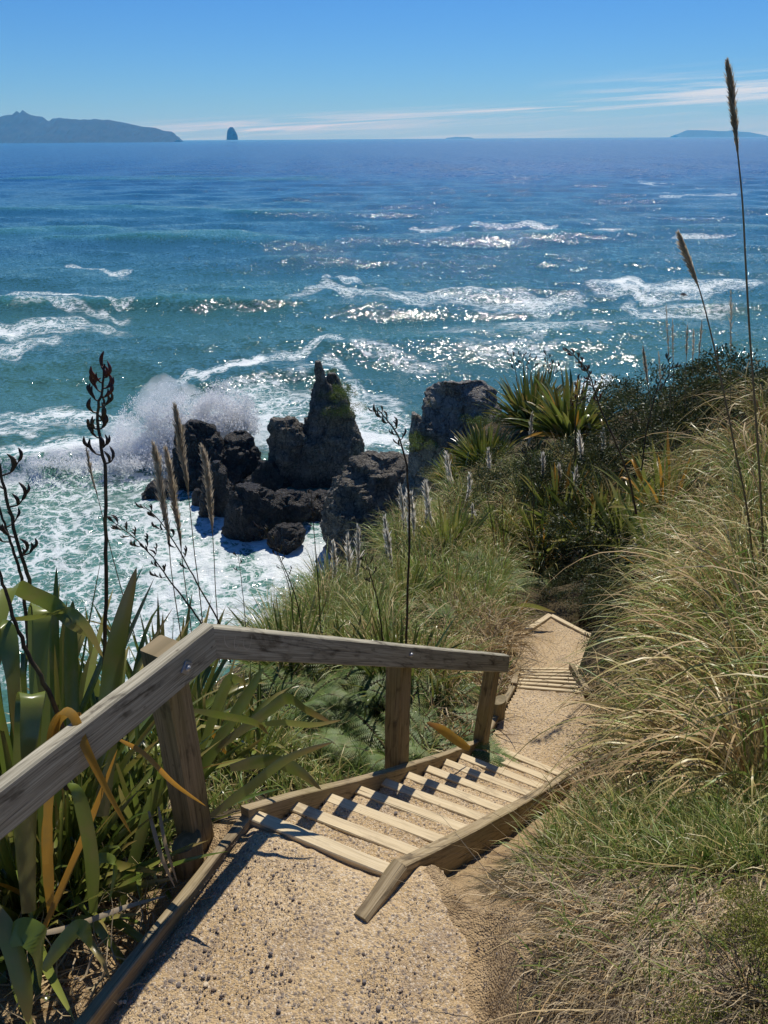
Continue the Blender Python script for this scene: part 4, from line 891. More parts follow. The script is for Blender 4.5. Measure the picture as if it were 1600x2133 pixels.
# flax
def flax_meshes(n=60, L=1.3, W=.055, seed=0, tilt=1.05, droop=.55, kinkp=.2, dead=10, mats=('flax', 'flax_bright', 'flax_orange')):
    g = Geo(); b, d, ti = fan(n, .05, tilt, .14*L); ln = L*rng.uniform(.65, 1.1, n); kk = np.where(rng.random(n) < kinkp, rng.uniform(1.2, 2.6, n), 0); kp = rng.uniform(.45, .8, n)
    P, D = curves(b, d, ln, droop*rng.uniform(.1, 1.3, n)*(.5+ti), 10, kk, kp, pw=1.8, wav=.04)
    rn = rng.random(n); sel = rng.random(n)
    for m, (lo, hi) in enumerate(((0, .74), (.74, .965), (.965, 1.01))):
        q = (sel >= lo) & (sel < hi)
        if q.any(): ribbons(g, P[q], D[q], W*rng.uniform(.7, 1.15, q.sum()), pf_sword, rn[q], fold=.16, roll=rng.normal(0, .6, q.sum()), m=m)
    me = g.mesh('leaves', [M[x] for x in mats])
    g = Geo(); b, d, ti = fan(dead, .8, 1.5, .12*L); kk = rng.uniform(.5, 2, dead); P, D = curves(b, d, L*rng.uniform(.4, .85, dead), 1.4, 8, kk, rng.uniform(.3, .7, dead), wav=.25)
    ribbons(g, P, D, W*rng.uniform(.35, .7, dead), pf_sword, rng.random(dead), fold=.3, roll=rng.normal(0, .9, dead)); md = g.mesh('dead_leaves', [M['flax_dead']])
    return me, md
def flax(meshes, loc, s, rz, label, group, tx=0, ty=0):
    e = empty('flax_plant', tuple(loc), label, 'flax plant', group, rz); e.rotation_euler[0] = tx; e.rotation_euler[1] = ty; e.scale = (s, s, s)
    for nm, me in zip(('leaves', 'dead_leaves'), meshes): o = bpy.data.objects.new(nm, me); COL.objects.link(o); o.parent = e
    return e
FX = [flax_meshes(70, 1.4, .058, tilt=1.0), flax_meshes(55, 1.3, .055, tilt=1.2, droop=.8, kinkp=.3), flax_meshes(90, 1.5, .06, tilt=.95, droop=.4, kinkp=.12)]
FXS = [flax_meshes(60, 1.2, .07, tilt=.95, droop=.35, kinkp=.05, dead=5), flax_meshes(46, 1.2, .075, tilt=1.15, droop=.5, kinkp=.1, dead=5)]
FXR = [flax_meshes(210, 1.25, .085, tilt=1.15, droop=.45, kinkp=.05, dead=14, mats=('flax', 'flax_bright', 'flax_bright')), flax_meshes(150, 1.2, .085, tilt=1.15, droop=.5, kinkp=.1, dead=20, mats=('flax', 'flax_bright', 'flax_orange'))]
FXB = [flax_meshes(60, 1.4, .075, tilt=.9, droop=.4, kinkp=.08, mats=('flax_bright', 'flax', 'flax_orange')), flax_meshes(70, 1.3, .07, tilt=1.1, droop=.6, kinkp=.1, mats=('flax_bright', 'flax_orange', 'flax')), flax_meshes(80, 1.4, .075, tilt=1.0, droop=.4, kinkp=.05, mats=('flax_bright', 'flax', 'flax'))]
# toetoe and tussock
def tuss_mesh(name, n=300, L=1.0, W=.006, tilt=.9, droop=1.6, r=.12, mats=('toetoe',), split=(1.0,), segs=9, wav=.08, t0=.02, extra=0):
    g = Geo(); b, d, ti = fan(n, t0, tilt, r); ln = L*rng.uniform(.45, 1.15, n); dr = droop*rng.uniform(.35, 1.4, n)
    if extra: ln[:extra] *= 1.35; dr[:extra] *= 1.7
    P, D = curves(b, d, ln, dr, segs, wav=wav, pw=1.6)
    sel = rng.random(n); lo = 0
    for m, hi in enumerate(np.cumsum(split)):
        q = (sel >= lo) & (sel < hi+1e-6); lo = hi
        if q.any(): ribbons(g, P[q], D[q], W*rng.uniform(.6, 1.3, q.sum()), pf_grass, rng.random(q.sum()), roll=rng.normal(0, .9, q.sum()), m=m)
    return g.mesh(name, [M[x] for x in mats])
TB = [tuss_mesh('blades', 320, 1.5, .0205, 1.3, 2.7, .20, ('toetoe', 'toetoe_green', 'toetoe_dry'), (.40, .12, .48), segs=12, wav=.2, extra=60) for _ in range(3)]
TM = [tuss_mesh('blades', 230, .95, .0165, .9, 1.5, .16, ('toetoe_green', 'toetoe', 'toetoe_dry'), (.66, .24, .10), segs=7) for _ in range(3)]
TMD = [tuss_mesh('blades', 210, .9, .0165, 1.0, 1.7, .16, ('toetoe_dry', 'toetoe', 'toetoe_green'), (.45, .4, .15), segs=7) for _ in range(2)]
TD = [tuss_mesh('blades', 380, .8, .011, 1.45, 2.0, .22, ('toetoe_dry', 'dry_grass'), (.6, .4), segs=7, wav=.3, t0=.5) for _ in range(2)]
def place(me, name, loc, s, rz, label, cat, group=None, tx=0, ty=0, sz=1):
    o = bpy.data.objects.new(name, me); COL.objects.link(o); o.location = loc; o.rotation_euler = (tx, ty, rz); o.scale = (s, s, s*sz); return tag(o, label, cat, group)
# ferns
def fern_mesh(n=14, L=.75, tilt=1.15):
    g = Geo(); b, d, ti = fan(n, .5, tilt+.25, .05); ln = L*rng.uniform(.7, 1.15, n); P, D = curves(b, d, ln, rng.uniform(.8, 1.5, n), 26, pw=1.4)
    ribbons(g, P, D, np.full(n, .006), lambda s: 1-s*.7, rng.random(n), m=1)
    pb = []; pd = []; pl = []; pr = []
    for i in range(n):
        h = nrm(np.cross(D[i, 8], UPV)+rng.normal(0, .1, 3))
        for k in range(4, 26):
            s = k/26; w = ln[i]*.27*math.sin(math.pi*min(1, (s*.93+.02)))**.75*(1-.25*s)
            for sg in (-1, 1): pb.append(P[i, k]); pd.append(nrm(h*sg+D[i, k]*.45-UPV*.12+rng.normal(0, .06, 3))); pl.append(w); pr.append(rng.random())
    pb, pd, pl, pr = map(np.array, (pb, pd, pl, pr)); P2, D2 = curves(pb, pd, pl, .35, 9); 
    # leaflets along each pinna
    k = np.arange(1, 10); A = P2[:, k].reshape(-1, 3); DD = D2[:, k].reshape(-1, 3); sc = (pl[:, None]*(1-k/11)[None]*.30).ravel(); hh = np.cross(DD, UPV); hh /= np.maximum(np.linalg.norm(hh, axis=1, keepdims=True), 1e-6)
    for sg in (-1, 1):
        dirs = hh*sg+DD*.6; dirs /= np.linalg.norm(dirs, axis=1, keepdims=True); w = DD*(sc*.22)[:, None]
        V = np.stack([A-w, A+w, A+dirs*sc[:, None]+(0, 0, -.003)], 1); g.add(V, T=np.arange(len(V)*3).reshape(-1, 3), rn=np.repeat(np.repeat(pr, 9), 3), t=0.5)
    return g.mesh('fronds', [M['fern'], M['twig']])
FE = [fern_mesh(), fern_mesh(11, .7, 1.3)]
# shrubs
def shrub_mesh(n=7500, leaf=.026, mats=('shrub', 'twig'), blob=9, squash=.8, twigs=160):
    c = rng.normal(0, .42, (blob, 3))*(1, 1, .35); c[:, 2] = np.abs(c[:, 2])+.30; rad = rng.uniform(.24, .46, blob)
    k = rng.integers(0, blob, n); d = rng.normal(size=(n, 3)); d /= np.linalg.norm(d, axis=1, keepdims=True); d[:, 2] = np.abs(d[:, 2])*1.0-.25*(rng.random(n) < .4)
    P = c[k]+d*(rad[k]*rng.uniform(.45, 1.08, n)**.6)[:, None]; P *= (1, 1, squash); keep = fbm(P*5.5, 2, int(rng.integers(99))) > -.14; P = P[keep]; d = d[keep]; n = len(P)
    ld = nrmrows(d+rng.normal(0, .7, (n, 3))); P2, D2 = curves(P, ld, leaf*rng.uniform(.8, 2.0, n), .2, 2); g = Geo()
    ribbons(g, P2, D2, leaf*rng.uniform(.45, .8, n), lambda s: np.array([.35, 1, .08]), np.clip(.5+fbm(P*3, 2, 5)*.6+rng.normal(0, .22, n), 0, 1), roll=rng.uniform(0, 3, n))
    t = nrmrows(rng.normal(size=(twigs, 3))*(1, 1, .6)+(0, 0, .7)); P3, D3 = curves(np.zeros((twigs, 3)), t, rng.uniform(.5, .95, twigs), .1, 6, wav=.3); ribbons(g, P3, D3, np.full(twigs, .010), pf_grass, rng.random(twigs), roll=rng.uniform(0, 3, twigs), m=1)
    return g.mesh('foliage', [M[m] for m in mats])
def nrmrows(a): return a/np.linalg.norm(a, axis=1, keepdims=True)
SH_ = [shrub_mesh() for _ in range(3)]; SHY = [shrub_mesh(8000, .017, ('shrub_yellow', 'twig'), 10, .75)]
SHG = shrub_mesh(6000, .03, ('fern', 'twig'), 9, .9); SHT = [shrub_mesh(1500, .02, ('shrub', 'twig'), 8, .8, 900)]
def gz(x, y): return float(tz(np.array([x]), np.array([y]))[0])
def hit(u, v):
    H, ok = ground_hit(u, v); return H[0] if ok[0] else None

# --- the big clumps by hand: (u, v at the foot, scale)
# toetoe on the right bank
g_to = 'toetoe clumps on the bank right of the steps'
for k, (u, v, s, mi, lb) in enumerate([
    (1475, 1590, .68, 0, 'large straw-coloured toetoe clump arching over the bank right of the middle landing'),
    (1600, 1640, .62, 1, 'straw toetoe clump at the right edge, level with the top of the near steps'),
    (1600, 1480, .75, 2, 'tall toetoe clump at the right edge where the thick plume canes rise'),
    (1520, 1420, .72, 1, 'toetoe clump behind the large one on the bank, right of the farthest landing'),
    (1450, 1300, .58, 2, 'toetoe clump on the bank just above the dark hollow by the farthest landing'),
    (1570, 1270, .8, 0, 'green-gold toetoe clump halfway up the right edge, under the short leaning plume'),
    (1600, 1130, .8, 2, 'toetoe clump high on the bank at right with long drooping blades'),
    (1500, 1120, .7, 1, 'toetoe clump behind the bank top, right of the flax with bright upright leaves'),
    (1590, 990, .9, 0, 'toetoe clump near the skyline at the right edge'),
    (1500, 1000, .75, 2, 'thin toetoe clump arching before the dark bushes at right'),
    (1600, 880, .9, 1, 'highest toetoe clump at the right edge, against the sea'),
    (1400, 1580, .38, 0, 'smaller straw clump at the foot of the bank right of the middle landing')]):
    H = hit(u, v)
    if H is not None: place(TB[mi], 'toetoe_clump', H, s, rng.uniform(0, 6.28), lb, 'toetoe', g_to, tx=rng.normal(0, .16), ty=rng.normal(-.12, .16))

# flax by hand
g_fx = 'flax plants by the track'
def fx(u, v, s, m, lb, y=None, tx=0, ty=0, grp=g_fx, lib=None):
    H = hit(u, v) if y is None else at_y(u, v, y)
    if H is not None: flax((lib or FX)[m], H, s, rng.uniform(0, 6.28), lb, grp, tx, ty)
fx(70, 1760, .85, 2, 'big dark green flax left of the near handrail post, leaves up to the rail')
fx(-20, 1800, 1.0, 0, 'flax plant at the left edge with broad folded leaves')
fx(235, 1620, .85, 1, 'flax plant just beyond the near post, leaves spreading right under the rail')
fx(10, 1960, .5, 1, 'low flax at the lower left corner with a leaf bent over the dirt')
fx(-60, 1600, 1.1, 0, 'flax farther down the slope at the left edge, under the dark flower stalks')
fx(170, 1600, 1.0, 2, 'upright flax on the slope left of the post, tips standing against the white water')
fx(430, 1620, .62, 1, 'flax with long arching pale leaves between the near and middle posts', ty=.35)
fx(350, 1560, .85, 0, 'flax low behind the bend of the handrail')
fx(520, 1600, .6, 1, 'small flax leaning over the ferns between the posts', ty=.5)
fx(830, 1440, .55, 0, 'narrow flax standing behind the middle handrail post')
fx(905, 1480, .35, 1, 'small flax between the middle and far posts')
fx(1065, 1300, .38, 1, 'small pale flax with bent leaves at the left corner of the farthest landing')
fx(1310, 1140, 1.0, 2, 'flax with bright upright leaves above the dark hollow', ty=-.25, lib=FXB)
fx(1390, 1090, .9, 1, 'flax with orange-brown leaves up the bank, beside the bright upright one', lib=FXB)
fx(1240, 1130, .9, 0, 'flax leaning left over the hollow beyond the farthest landing', ty=-.4, lib=FXB)
fx(1110, 890, 1.75, 0, 'big rounded flax clump on the ridge top beside the grey headland rock', lib=FXR, grp='flax plants on the ridge')
fx(1195, 915, 1.5, 1, 'yellowing flax clump just right of the big rounded one on the ridge', lib=FXR, grp='flax plants on the ridge')
fx(1010, 975, 1.35, 0, 'flax clump on the slope below the headland rock', lib=FXR, grp='flax plants on the ridge')
fx(950, 1010, 1.1, 1, 'small flax on the slope edge beneath the headland rock, left of its neighbour', lib=FXR, grp='flax plants on the ridge')
fx(1060, 1140, .5, 0, 'dark flax among the small white plumes in the middle of the slope', lib=FXS, grp='flax plants on the ridge')
P = at_d(757, 1005, 45.0); flax(FXR[0], P, 1.15, 1, 'flax clump growing on top of the dark overhanging cliff rock', 'flax plants on the ridge')

fx(150, 1880, .45, 1, 'small dark flax low in the dirt left of the near edging board')
fx(300, 1760, .5, 0, 'small flax tucked behind the foot of the nearest post')
fx(60, 1900, .6, 2, 'dark flax filling the lower left under the rail')
fx(930, 1160, .75, 2, 'green flax on the slope left of the white plumes, above the ferns', lib=FXB)
fx(1130, 1150, .8, 0, 'green flax at the left lip of the dark hollow', lib=FXB)
fx(840, 1270, .5, 2, 'short green flax at the foot of the tall black stalk', lib=FXB)
fx(1170, 1090, .9, 1, 'flax with some orange leaves above the hollow, below the ridge', lib=FXB)
fx(1390, 1210, .7, 0, 'green flax at the left edge of the toetoe bank, above the hollow', lib=FXB)
fx(600, 1420, .6, 0, 'flax standing in the ferns behind the middle of the rail')
fx(720, 1400, .5, 1, 'narrow flax in the ferns left of the middle post')
# ferns
g_fe = 'ferns beside the steps'
for k, (u, v, s) in enumerate([(690, 1510, 1.0), (760, 1550, 1.0), (830, 1590, .95), (900, 1570, .9), (720, 1460, 1.0), (640, 1550, .9), (930, 1510, .8), (880, 1500, .8), (620, 1480, .9), (780, 1490, .95), (700, 1590, .8), (945, 1465, .45)]):
    H = hit(u, v); place(FE[k % 2], 'fern', H, s, rng.uniform(0, 6.28), 'green fern in the bank between the handrail posts, '+['leftmost of the middle row', 'centre of the bank', 'lowest in the middle', 'lowest, beside the steps', 'upper left of centre', 'far left of the bank', 'right, near the far post', 'just right of the middle post', 'upper left corner', 'top centre', 'lower left, by the flax leaves', 'topmost, beside the far post'][k], 'fern', g_fe)
for k, (u, v, s) in enumerate([(1020, 1210, 1.0), (1035, 1240, .6), (1000, 1260, .8), (1100, 1200, 1.0), (940, 1340, .8), (980, 1310, .7)]):
    H = hit(u, v); place(FE[k % 2], 'fern', H, s, rng.uniform(0, 6.28), 'fern in the patch up the slope left of the far landing, '+['topmost', 'nearest the landing corner', 'left of the middle', 'farthest right', 'lowest left', 'by the dead tussocks'][k], 'fern', 'ferns by the farthest landing')
# shrubs
g_sh = 'dark bushes'
for u, v, s, mi, lb in [(1295, 1450, .40, 0, 'dark green fine-leaved bush against the right side of the middle steps'), (1300, 1380, .42, 1, 'dark bush at the right corner of the farthest landing'), (1370, 1310, .7, 2, 'dark bush under the arching straw blades right of the farthest landing'),
    (1185, 1215, .6, 0, 'shaded bush filling the hollow beyond the farthest landing'), (1110, 1180, .6, 1, 'bush on the left lip of the dark hollow'), (1280, 1210, 1.1, 1, 'shaded bush on the right side of the hollow'), (1235, 1262, .5, 2, 'low dark bush just past the seaward edge of the farthest landing'), (1285, 1290, .55, 0, 'low dark bush past the right corner of the farthest landing'), (1140, 1245, .45, 1, 'low dark bush behind the tip of the farthest landing'), (1350, 1230, 1.0, 2, 'dark bush above the hollow at the foot of the bright flax'),
    (1480, 870, 1.6, 0, 'large dark bush on the skyline at right'), (1400, 890, 1.5, 1, 'dark rounded bush on the skyline left of the largest one'), (1560, 850, 1.4, 2, 'bush on the skyline at the right edge'), (1330, 905, 1.5, 0, 'bush on the skyline at the lower left end of the dark row'), (1440, 940, 1.3, 2, 'dark bush in front of the skyline row'), (1360, 960, 1.2, 1, 'bush below the skyline row, over the bright flax'),
    (1120, 970, 1.3, 2, 'green bush below the big rounded flax on the ridge'), (1080, 1030, 1.2, 0, 'low olive bush in the middle of the slope among the plumes'), (1020, 1060, 1.0, 1, 'olive bush above the white plumes, left of the middle'), (900, 1190, .6, 2, 'small dark bush among the green-gold tussocks, left of the ferns'), (800, 1230, .55, 0, 'small dark bush among the tussocks behind the tall black stalk'), (970, 1130, .7, 1, 'small dark bush under the white plumes'), (700, 1300, .45, 2, 'small dark bush among the tussocks nearest the foam'), (860, 1330, .45, 1, 'low dark bush just above the rail'), (1180, 1020, 1.2, 1, 'bush on the slope below the yellowing flax'), (1250, 990, 1.3, 2, 'bush under the red-brown leaning flower stalk'), (1010, 950, 1.2, 0, 'olive bush at the right foot of the headland rock'), (1060, 895, 1.4, 2, 'bush between the headland rock and the big rounded flax'), (915, 1000, 1.0, 1, 'bush low at the left foot of the headland rock'), (1150, 1060, 1.2, 0, 'dark bush in the middle of the slope, right of the plumes'), (1210, 1090, 1.1, 1, 'dark bush at the top of the hollow'), (1300, 1040, 1.2, 0, 'dark bush left of the flax with bright upright leaves')]:
    H = hit(u, v)
    if H is not None: place(SH_[mi], 'bush', H-np.array((0, 0, .1*s)), s, rng.uniform(0, 6.28), lb, 'bush', g_sh)
for u, v, s, lb in [(1570, 2085, .30, 'yellow-green small-leaved bush in the lower right corner'), (1490, 2150, .24, 'low yellow-green bush at the bottom edge, left of the corner one'), (1600, 1950, .24, 'small-leaved bush at the right edge above the corner one')]:
    H = hit(u, v); place(SHY[0], 'bush', H-np.array((0, 0, .02)), s, rng.uniform(0, 6.28), lb, 'bush', 'yellow-green bushes in the lower right')
for (u, v, d, s, lb) in [(704, 822, 53.0, 1.9, 'green tuft on the shoulder of the sea stack'), (712, 858, 52.6, 1.7, 'lower green tuft on the side of the sea stack'), (692, 775, 55.2, .55, 'tiny green tuft on the second tip of the sea stack'), (900, 835, 37.8, .9, 'yellow-green tuft on the left shoulder of the headland rock'), (985, 810, 38.2, .8, 'small green tuft on top of the headland rock'),
                         (1000, 880, 36.5, .9, 'tuft growing on the face of the headland rock'), (870, 925, 37, 1.0, 'tuft at the left foot of the headland rock'), (715, 1035, 44.5, .8, 'olive tuft on the left side of the dark cliff rock')]:
    P = at_d(u, v, d); place(SHY[0] if 'yellow' in lb or 'top' in lb else SHG, 'shrub_tuft', P-np.array((0, 0, .35*s)), s, rng.uniform(0, 6.28), lb, 'shrub tuft', 'tufts on the rocks')

def ordw(k): return ['first', 'second', 'third', 'fourth', 'fifth', 'sixth', 'seventh', 'eighth', 'ninth', 'tenth', 'eleventh', 'twelfth', 'thirteenth', 'fourteenth', 'fifteenth', 'sixteenth', 'seventeenth', 'eighteenth', 'nineteenth', 'twentieth', 'twenty-first', 'twenty-second', 'twenty-third', 'twenty-fourth'][k]
def project(P): d = float(P@AX_F); return 800+F_PX*float(P@AX_R)/d, 1066.5-F_PX*float(P@AX_U)/d
# --- tussocks filling the slopes: many, told apart only by the patch they stand in
def scatter(rect, n, lib, name, cat, label, group, s0, s1, mind=.0, smin=.05, tries=6, keepf=None):
    u0, v0, u1, v1 = rect; H, ok = ground_hit(rng.uniform(u0, u1, n*tries), rng.uniform(v0, v1, n*tries)); H = H[ok]; out = []
    sm = soil_mask(H[:, 0], H[:, 1]) < smin
    for h, q in zip(H, sm):
        if not q or h[2] < -15: continue
        if any((h[0]-o[0])**2+(h[1]-o[1])**2 < mind**2 for o in out): continue
        out.append(h)
        if len(out) >= n: break
    px = [project(h) for h in out]; order = sorted(range(len(out)), key=lambda i: -px[i][1]); rows = [order[i:i+7] for i in range(0, len(order), 7)]
    kind_, where = label
    for ri, row in enumerate(rows):
        for ci, i in enumerate(sorted(row, key=lambda i: px[i][0])):
            mi = int(rng.integers(len(lib))); colw = 'straw' if lib[mi] in TMD else 'green-gold'
            place(lib[mi], name, out[i], rng.uniform(s0, s1), rng.uniform(0, 6.28), '%s tussock %s, %s from left, %s row up' % (colw, where, ordw(ci), ordw(ri)), cat, group, tx=rng.normal(0, .1), ty=rng.normal(0, .1))
    return out
scatter((600, 1180, 1040, 1340), 21, TM, 'tussock', 'tussock', (0, 'on the slope above the handrail'), 'tussocks on the slope above the handrail', .7, 1.05, .35)
scatter((560, 1230, 820, 1420), 20, TM, 'tussock', 'tussock', (0, 'at the slope edge against white water'), 'tussocks at the slope edge', .6, .9, .35)
scatter((820, 1060, 1130, 1190), 26, TM+TMD, 'tussock', 'tussock', (0, 'among the small white plumes'), 'tussocks in the middle of the slope', .8, 1.2, .5)
scatter((860, 970, 1300, 1080), 24, TM+TMD, 'tussock', 'tussock', (0, 'on the far slope below the ridge flax'), 'tussocks on the far slope', .75, 1.15, .9)
scatter((1330, 960, 1600, 1120), 14, TMD+TM, 'tussock', 'tussock', (0, 'below the skyline bushes'), 'tussocks on the upper bank', .7, 1.0, .6)
scatter((1400, 1120, 1600, 1460), 20, TMD+TM, 'tussock', 'tussock', (0, 'between the toetoe clumps'), 'tussocks between the toetoe clumps', .7, 1.0, .35)
scatter((1360, 1520, 1600, 1640), 10, TMD+TM, 'tussock', 'tussock', (0, 'under the large toetoe clump'), 'tussocks under the large toetoe', .45, .7, .2)
scatter((300, 1390, 1010, 1480), 8, TMD+TM, 'tussock', 'tussock', (0, 'half hidden behind the handrail'), 'tussocks behind the handrail', .5, .8, .3)
scatter((1640, 1000, 2150, 1700), 22, TMD+TM, 'tussock', 'tussock', (0, 'outside the right edge on the bank'), 'tussocks right of the photo', .7, 1.0, .4)
H = hit(960, 1335)
for k in range(3): place(TD[k % 2], 'dead_tussock', H+np.array(((-.45, 0, .4)[k], (.1, 0, .25)[k], 0))-UPV*.05, .85, k*2., ('brown collapsed tussock left of the farthest landing, nearest the rail end', 'brown collapsed tussock in the middle of the dead heap by the ferns', 'brown collapsed tussock beside the farthest landing')[k], 'tussock', 'dead tussocks')

# --- ground cover nobody could count
def cover(name, rects, mats, L, W, tilt, droop, dens, flow=False, label=None, smax=.25, wav=.1, segs=4, clump=0, lift=0):
    g = Geo()
    for (u0, v0, u1, v1, n) in rects:
        H, ok = ground_hit(rng.uniform(u0, u1, n), rng.uniform(v0, v1, n)); H = H[ok]; s = soil_mask(H[:, 0], H[:, 1]); q = (s+rng.normal(0, .12, len(s)) < smax) & (H[:, 2] > -16)
        if clump: q &= fbm(H*clump, 3, 8) > -.12
        H = H[q]; k = len(H); sc = np.clip(np.linalg.norm(H, axis=1)/3.2, .75, 3.0); b, d, ti = fan(k, .1, tilt, 0)
        if flow: a_ = 3.9+2.2*fbm(H*1.1, 2, 15)+rng.normal(0, .42, k); ti = rng.uniform(.9, 1.5, k); d = np.stack([np.cos(a_)*np.sin(ti), np.sin(a_)*np.sin(ti), np.cos(ti)], -1)
        P, D = curves(b+H+(0, 0, lift), d, L*sc**.6*rng.uniform(.4, 1.2, k), droop*rng.uniform(.4, 1.4, k), segs, wav=wav)
        if wav > .3: # keep matted stems on the ground
            P[..., 2] = np.maximum(P[..., 2], tz(P[..., 0], P[..., 1])+rng.uniform(.002, .03, (k, 1)))
        sel = rng.integers(0, len(mats), k)
        for m in range(len(mats)):
            z = sel == m; ribbons(g, P[z], D[z], W*sc[z]**.9*rng.uniform(.6, 1.3, z.sum()), pf_grass, rng.random(z.sum()), roll=rng.normal(0, .9, z.sum()), m=m)
    o = g.obj(name, [M[m] for m in mats]); tag(o, kind='stuff'); return o
cover('grass', [(1600, 1450, 2400, 1850, 5000), (1620, 900, 2300, 1450, 3500), (1130, 1660, 1600, 1830, 6000), (560, 1300, 1040, 1600, 1500), (820, 960, 1130, 1200, 4000), (1130, 960, 1300, 1150, 1500), (1330, 850, 1620, 1400, 1500), (150, 1650, 520, 1900, 2500), (0, 1500, 600, 1700, 2500), (1250, 1450, 1350, 1620, 900), (560, 1560, 900, 1680, 2000)], ['grass', 'toetoe_green', 'toetoe'], .22, .0085, .9, 1.2, 1, smax=.30)
cover('dry_grass', [(1600, 1750, 2300, 2160, 5000), (1030, 1760, 1620, 2160, 9000), (1200, 1560, 1350, 1760, 2200), (1040, 1850, 1100, 2133, 250)], ['dry_grass', 'dry_grass', 'dry_grass', 'toetoe_dry'], .22, .0048, 1.5, 1.0, 1, flow=True, smax=.16, wav=.55, segs=6, lift=.015)
cover('dry_grass', [(1230, 1420, 1330, 1700, 1200), (1000, 1330, 1050, 1480, 400), (0, 1850, 480, 2133, 2200), (860, 1400, 1060, 1560, 900), (900, 1280, 1060, 1360, 1500)], ['toetoe_dry', 'flax_dead'], .30, .008, 1.5, 1.2, 1, smax=.5, wav=.45, segs=6, lift=.01)

cover('dry_grass', [(1050, 1800, 1600, 2133, 75), (1150, 1640, 1600, 1850, 40), (250, 1800, 420, 2100, 14)], ['toetoe_dry', 'dry_grass'], .62, .0045, 1.5, .5, 1, flow=True, smax=.4, wav=.15, segs=8, lift=.05)
cover('grass', [(1080, 1760, 1600, 2100, 420), (170, 1780, 330, 1900, 260)], ['grass', 'toetoe_green'], .24, .008, 1.1, 1.3, 1, smax=.5)
# --- hero leaves of the near flax, each a bent blade with its own course
def hero(pts, w, mat, rn=.5, fold=.12, roll=0., parent=None):
    """pts: (u, v, distance) down the middle of one leaf"""
    P = np.array([at_d(*p) for p in pts]); n = 26; t = np.linspace(0, 1, n); kn = np.linspace(0, 1, len(P)); C = np.zeros((n, 3))
    # Catmull-Rom through the points
    E_ = np.concatenate([[2*P[0]-P[1]], P, [2*P[-1]-P[-2]]])
    for i, x in enumerate(t*(len(P)-1)):
        k = min(int(x), len(P)-2); f = x-k; a, b, c, d = E_[k:k+4]
        C[i] = .5*((2*b)+(c-a)*f+(2*a-5*b+4*c-d)*f*f+(-a+3*b-3*c+d)*f**3)
    D = np.gradient(C, axis=0); D /= np.linalg.norm(D, axis=1)[:, None]
    view = nrm(C.mean(0)); h = nrm(np.cross(D.mean(0) if np.linalg.norm(D.mean(0)) > .2 else D[0], view)); h = h*math.cos(roll)+np.cross(nrm(D[0]), h)*math.sin(roll)
    g = HG.setdefault(mat, Geo()); ribbons(g, C[None], D[None], np.array([w]), pf_sword, [rn], fold=fold, hx=h[None])
HG = {}
R1, R2_ = 2.2, 2.6
hero([(60, 1900, 2.5), (52, 1700, 2.4), (58, 1520, 2.3), (62, 1452, 2.3), (68, 1450, 2.22), (60, 1560, 2.2), (62, 1700, 2.25)], .075, 'flax', .6, roll=.1)
hero([(100, 1850, 2.9), (85, 1500, 2.8), (80, 1300, 2.75), (82, 1268, 2.72), (88, 1270, 2.62), (86, 1380, 2.6), (90, 1480, 2.6)], .07, 'flax_bright', .4)
hero([(215, 1700, 2.8), (225, 1500, 2.8), (245, 1330, 2.8), (285, 1180, 2.8)], .075, 'flax', .9, roll=.15)
hero([(205, 1700, 2.9), (232, 1450, 2.85), (262, 1280, 2.85), (283, 1205, 2.85)], .05, 'flax', .4, roll=-.3)
hero([(-10, 1330, 2.3), (20, 1225, 2.4), (60, 1235, 2.5), (115, 1262, 2.6), (150, 1300, 2.6), (195, 1330, 2.7)], .055, 'flax_bright', .5, roll=1.2)
hero([(20, 1290, 2.4), (80, 1285, 2.5), (130, 1275, 2.6), (175, 1300, 2.6), (215, 1370, 2.7)], .05, 'flax_bright', .7, roll=.9)
hero([(-20, 1420, 2.3), (-5, 1325, 2.3), (10, 1315, 2.3), (26, 1400, 2.3), (35, 1560, 2.35)], .06, 'flax', .8)
hero([(160, 1600, 2.9), (150, 1450, 2.9), (148, 1320, 2.9), (152, 1250, 2.9)], .05, 'flax', .3)
hero([(110, 1600, 3.0), (112, 1400, 3.0), (118, 1180, 3.0)], .04, 'flax', .2)
hero([(95, 1800, 2.35), (104, 1620, 2.3), (112, 1520, 2.3), (135, 1487, 2.3), (165, 1490, 2.3), (200, 1510, 2.35)], .032, 'flax_orange', .7, roll=.5)
hero([(112, 1640, 2.3), (118, 1500, 2.28), (150, 1488, 2.25), (180, 1560, 2.25), (225, 1650, 2.3), (275, 1740, 2.35)], .026, 'flax_orange', .2)
hero([(105, 1900, 2.45), (98, 1750, 2.4), (104, 1640, 2.35)], .032, 'flax_orange', .3)
hero([(80, 1960, 2.4), (150, 1800, 2.5), (200, 1680, 2.6), (245, 1560, 2.7)], .022, 'flax_orange', .0)
hero([(248, 1540, 2.7), (300, 1570, 2.6), (360, 1630, 2.45), (430, 1680, 2.35)], .016, 'flax_orange', .0)
hero([(250, 1900, 2.9), (300, 1720, 3.0), (345, 1600, 3.1), (352, 1575, 3.1)], .05, 'flax_bright', .3, roll=.5)
hero([(195, 1900, 2.6), (190, 1780, 2.55), (165, 1660, 2.5), (140, 1630, 2.5)], .045, 'flax_bright', .1)
hero([(400, 1640, 3.3), (470, 1520, 3.3), (520, 1440, 3.3), (548, 1390, 3.3)], .05, 'flax_bright', .2)
hero([(405, 1480, 3.1), (460, 1490, 3.1), (530, 1505, 3.1), (560, 1530, 3.1)], .045, 'flax', .9, roll=.9)
hero([(540, 1510, 3.1), (590, 1505, 3.1), (650, 1510, 3.1), (712, 1500, 3.1)], .035, 'flax_bright', .9, roll=.8)
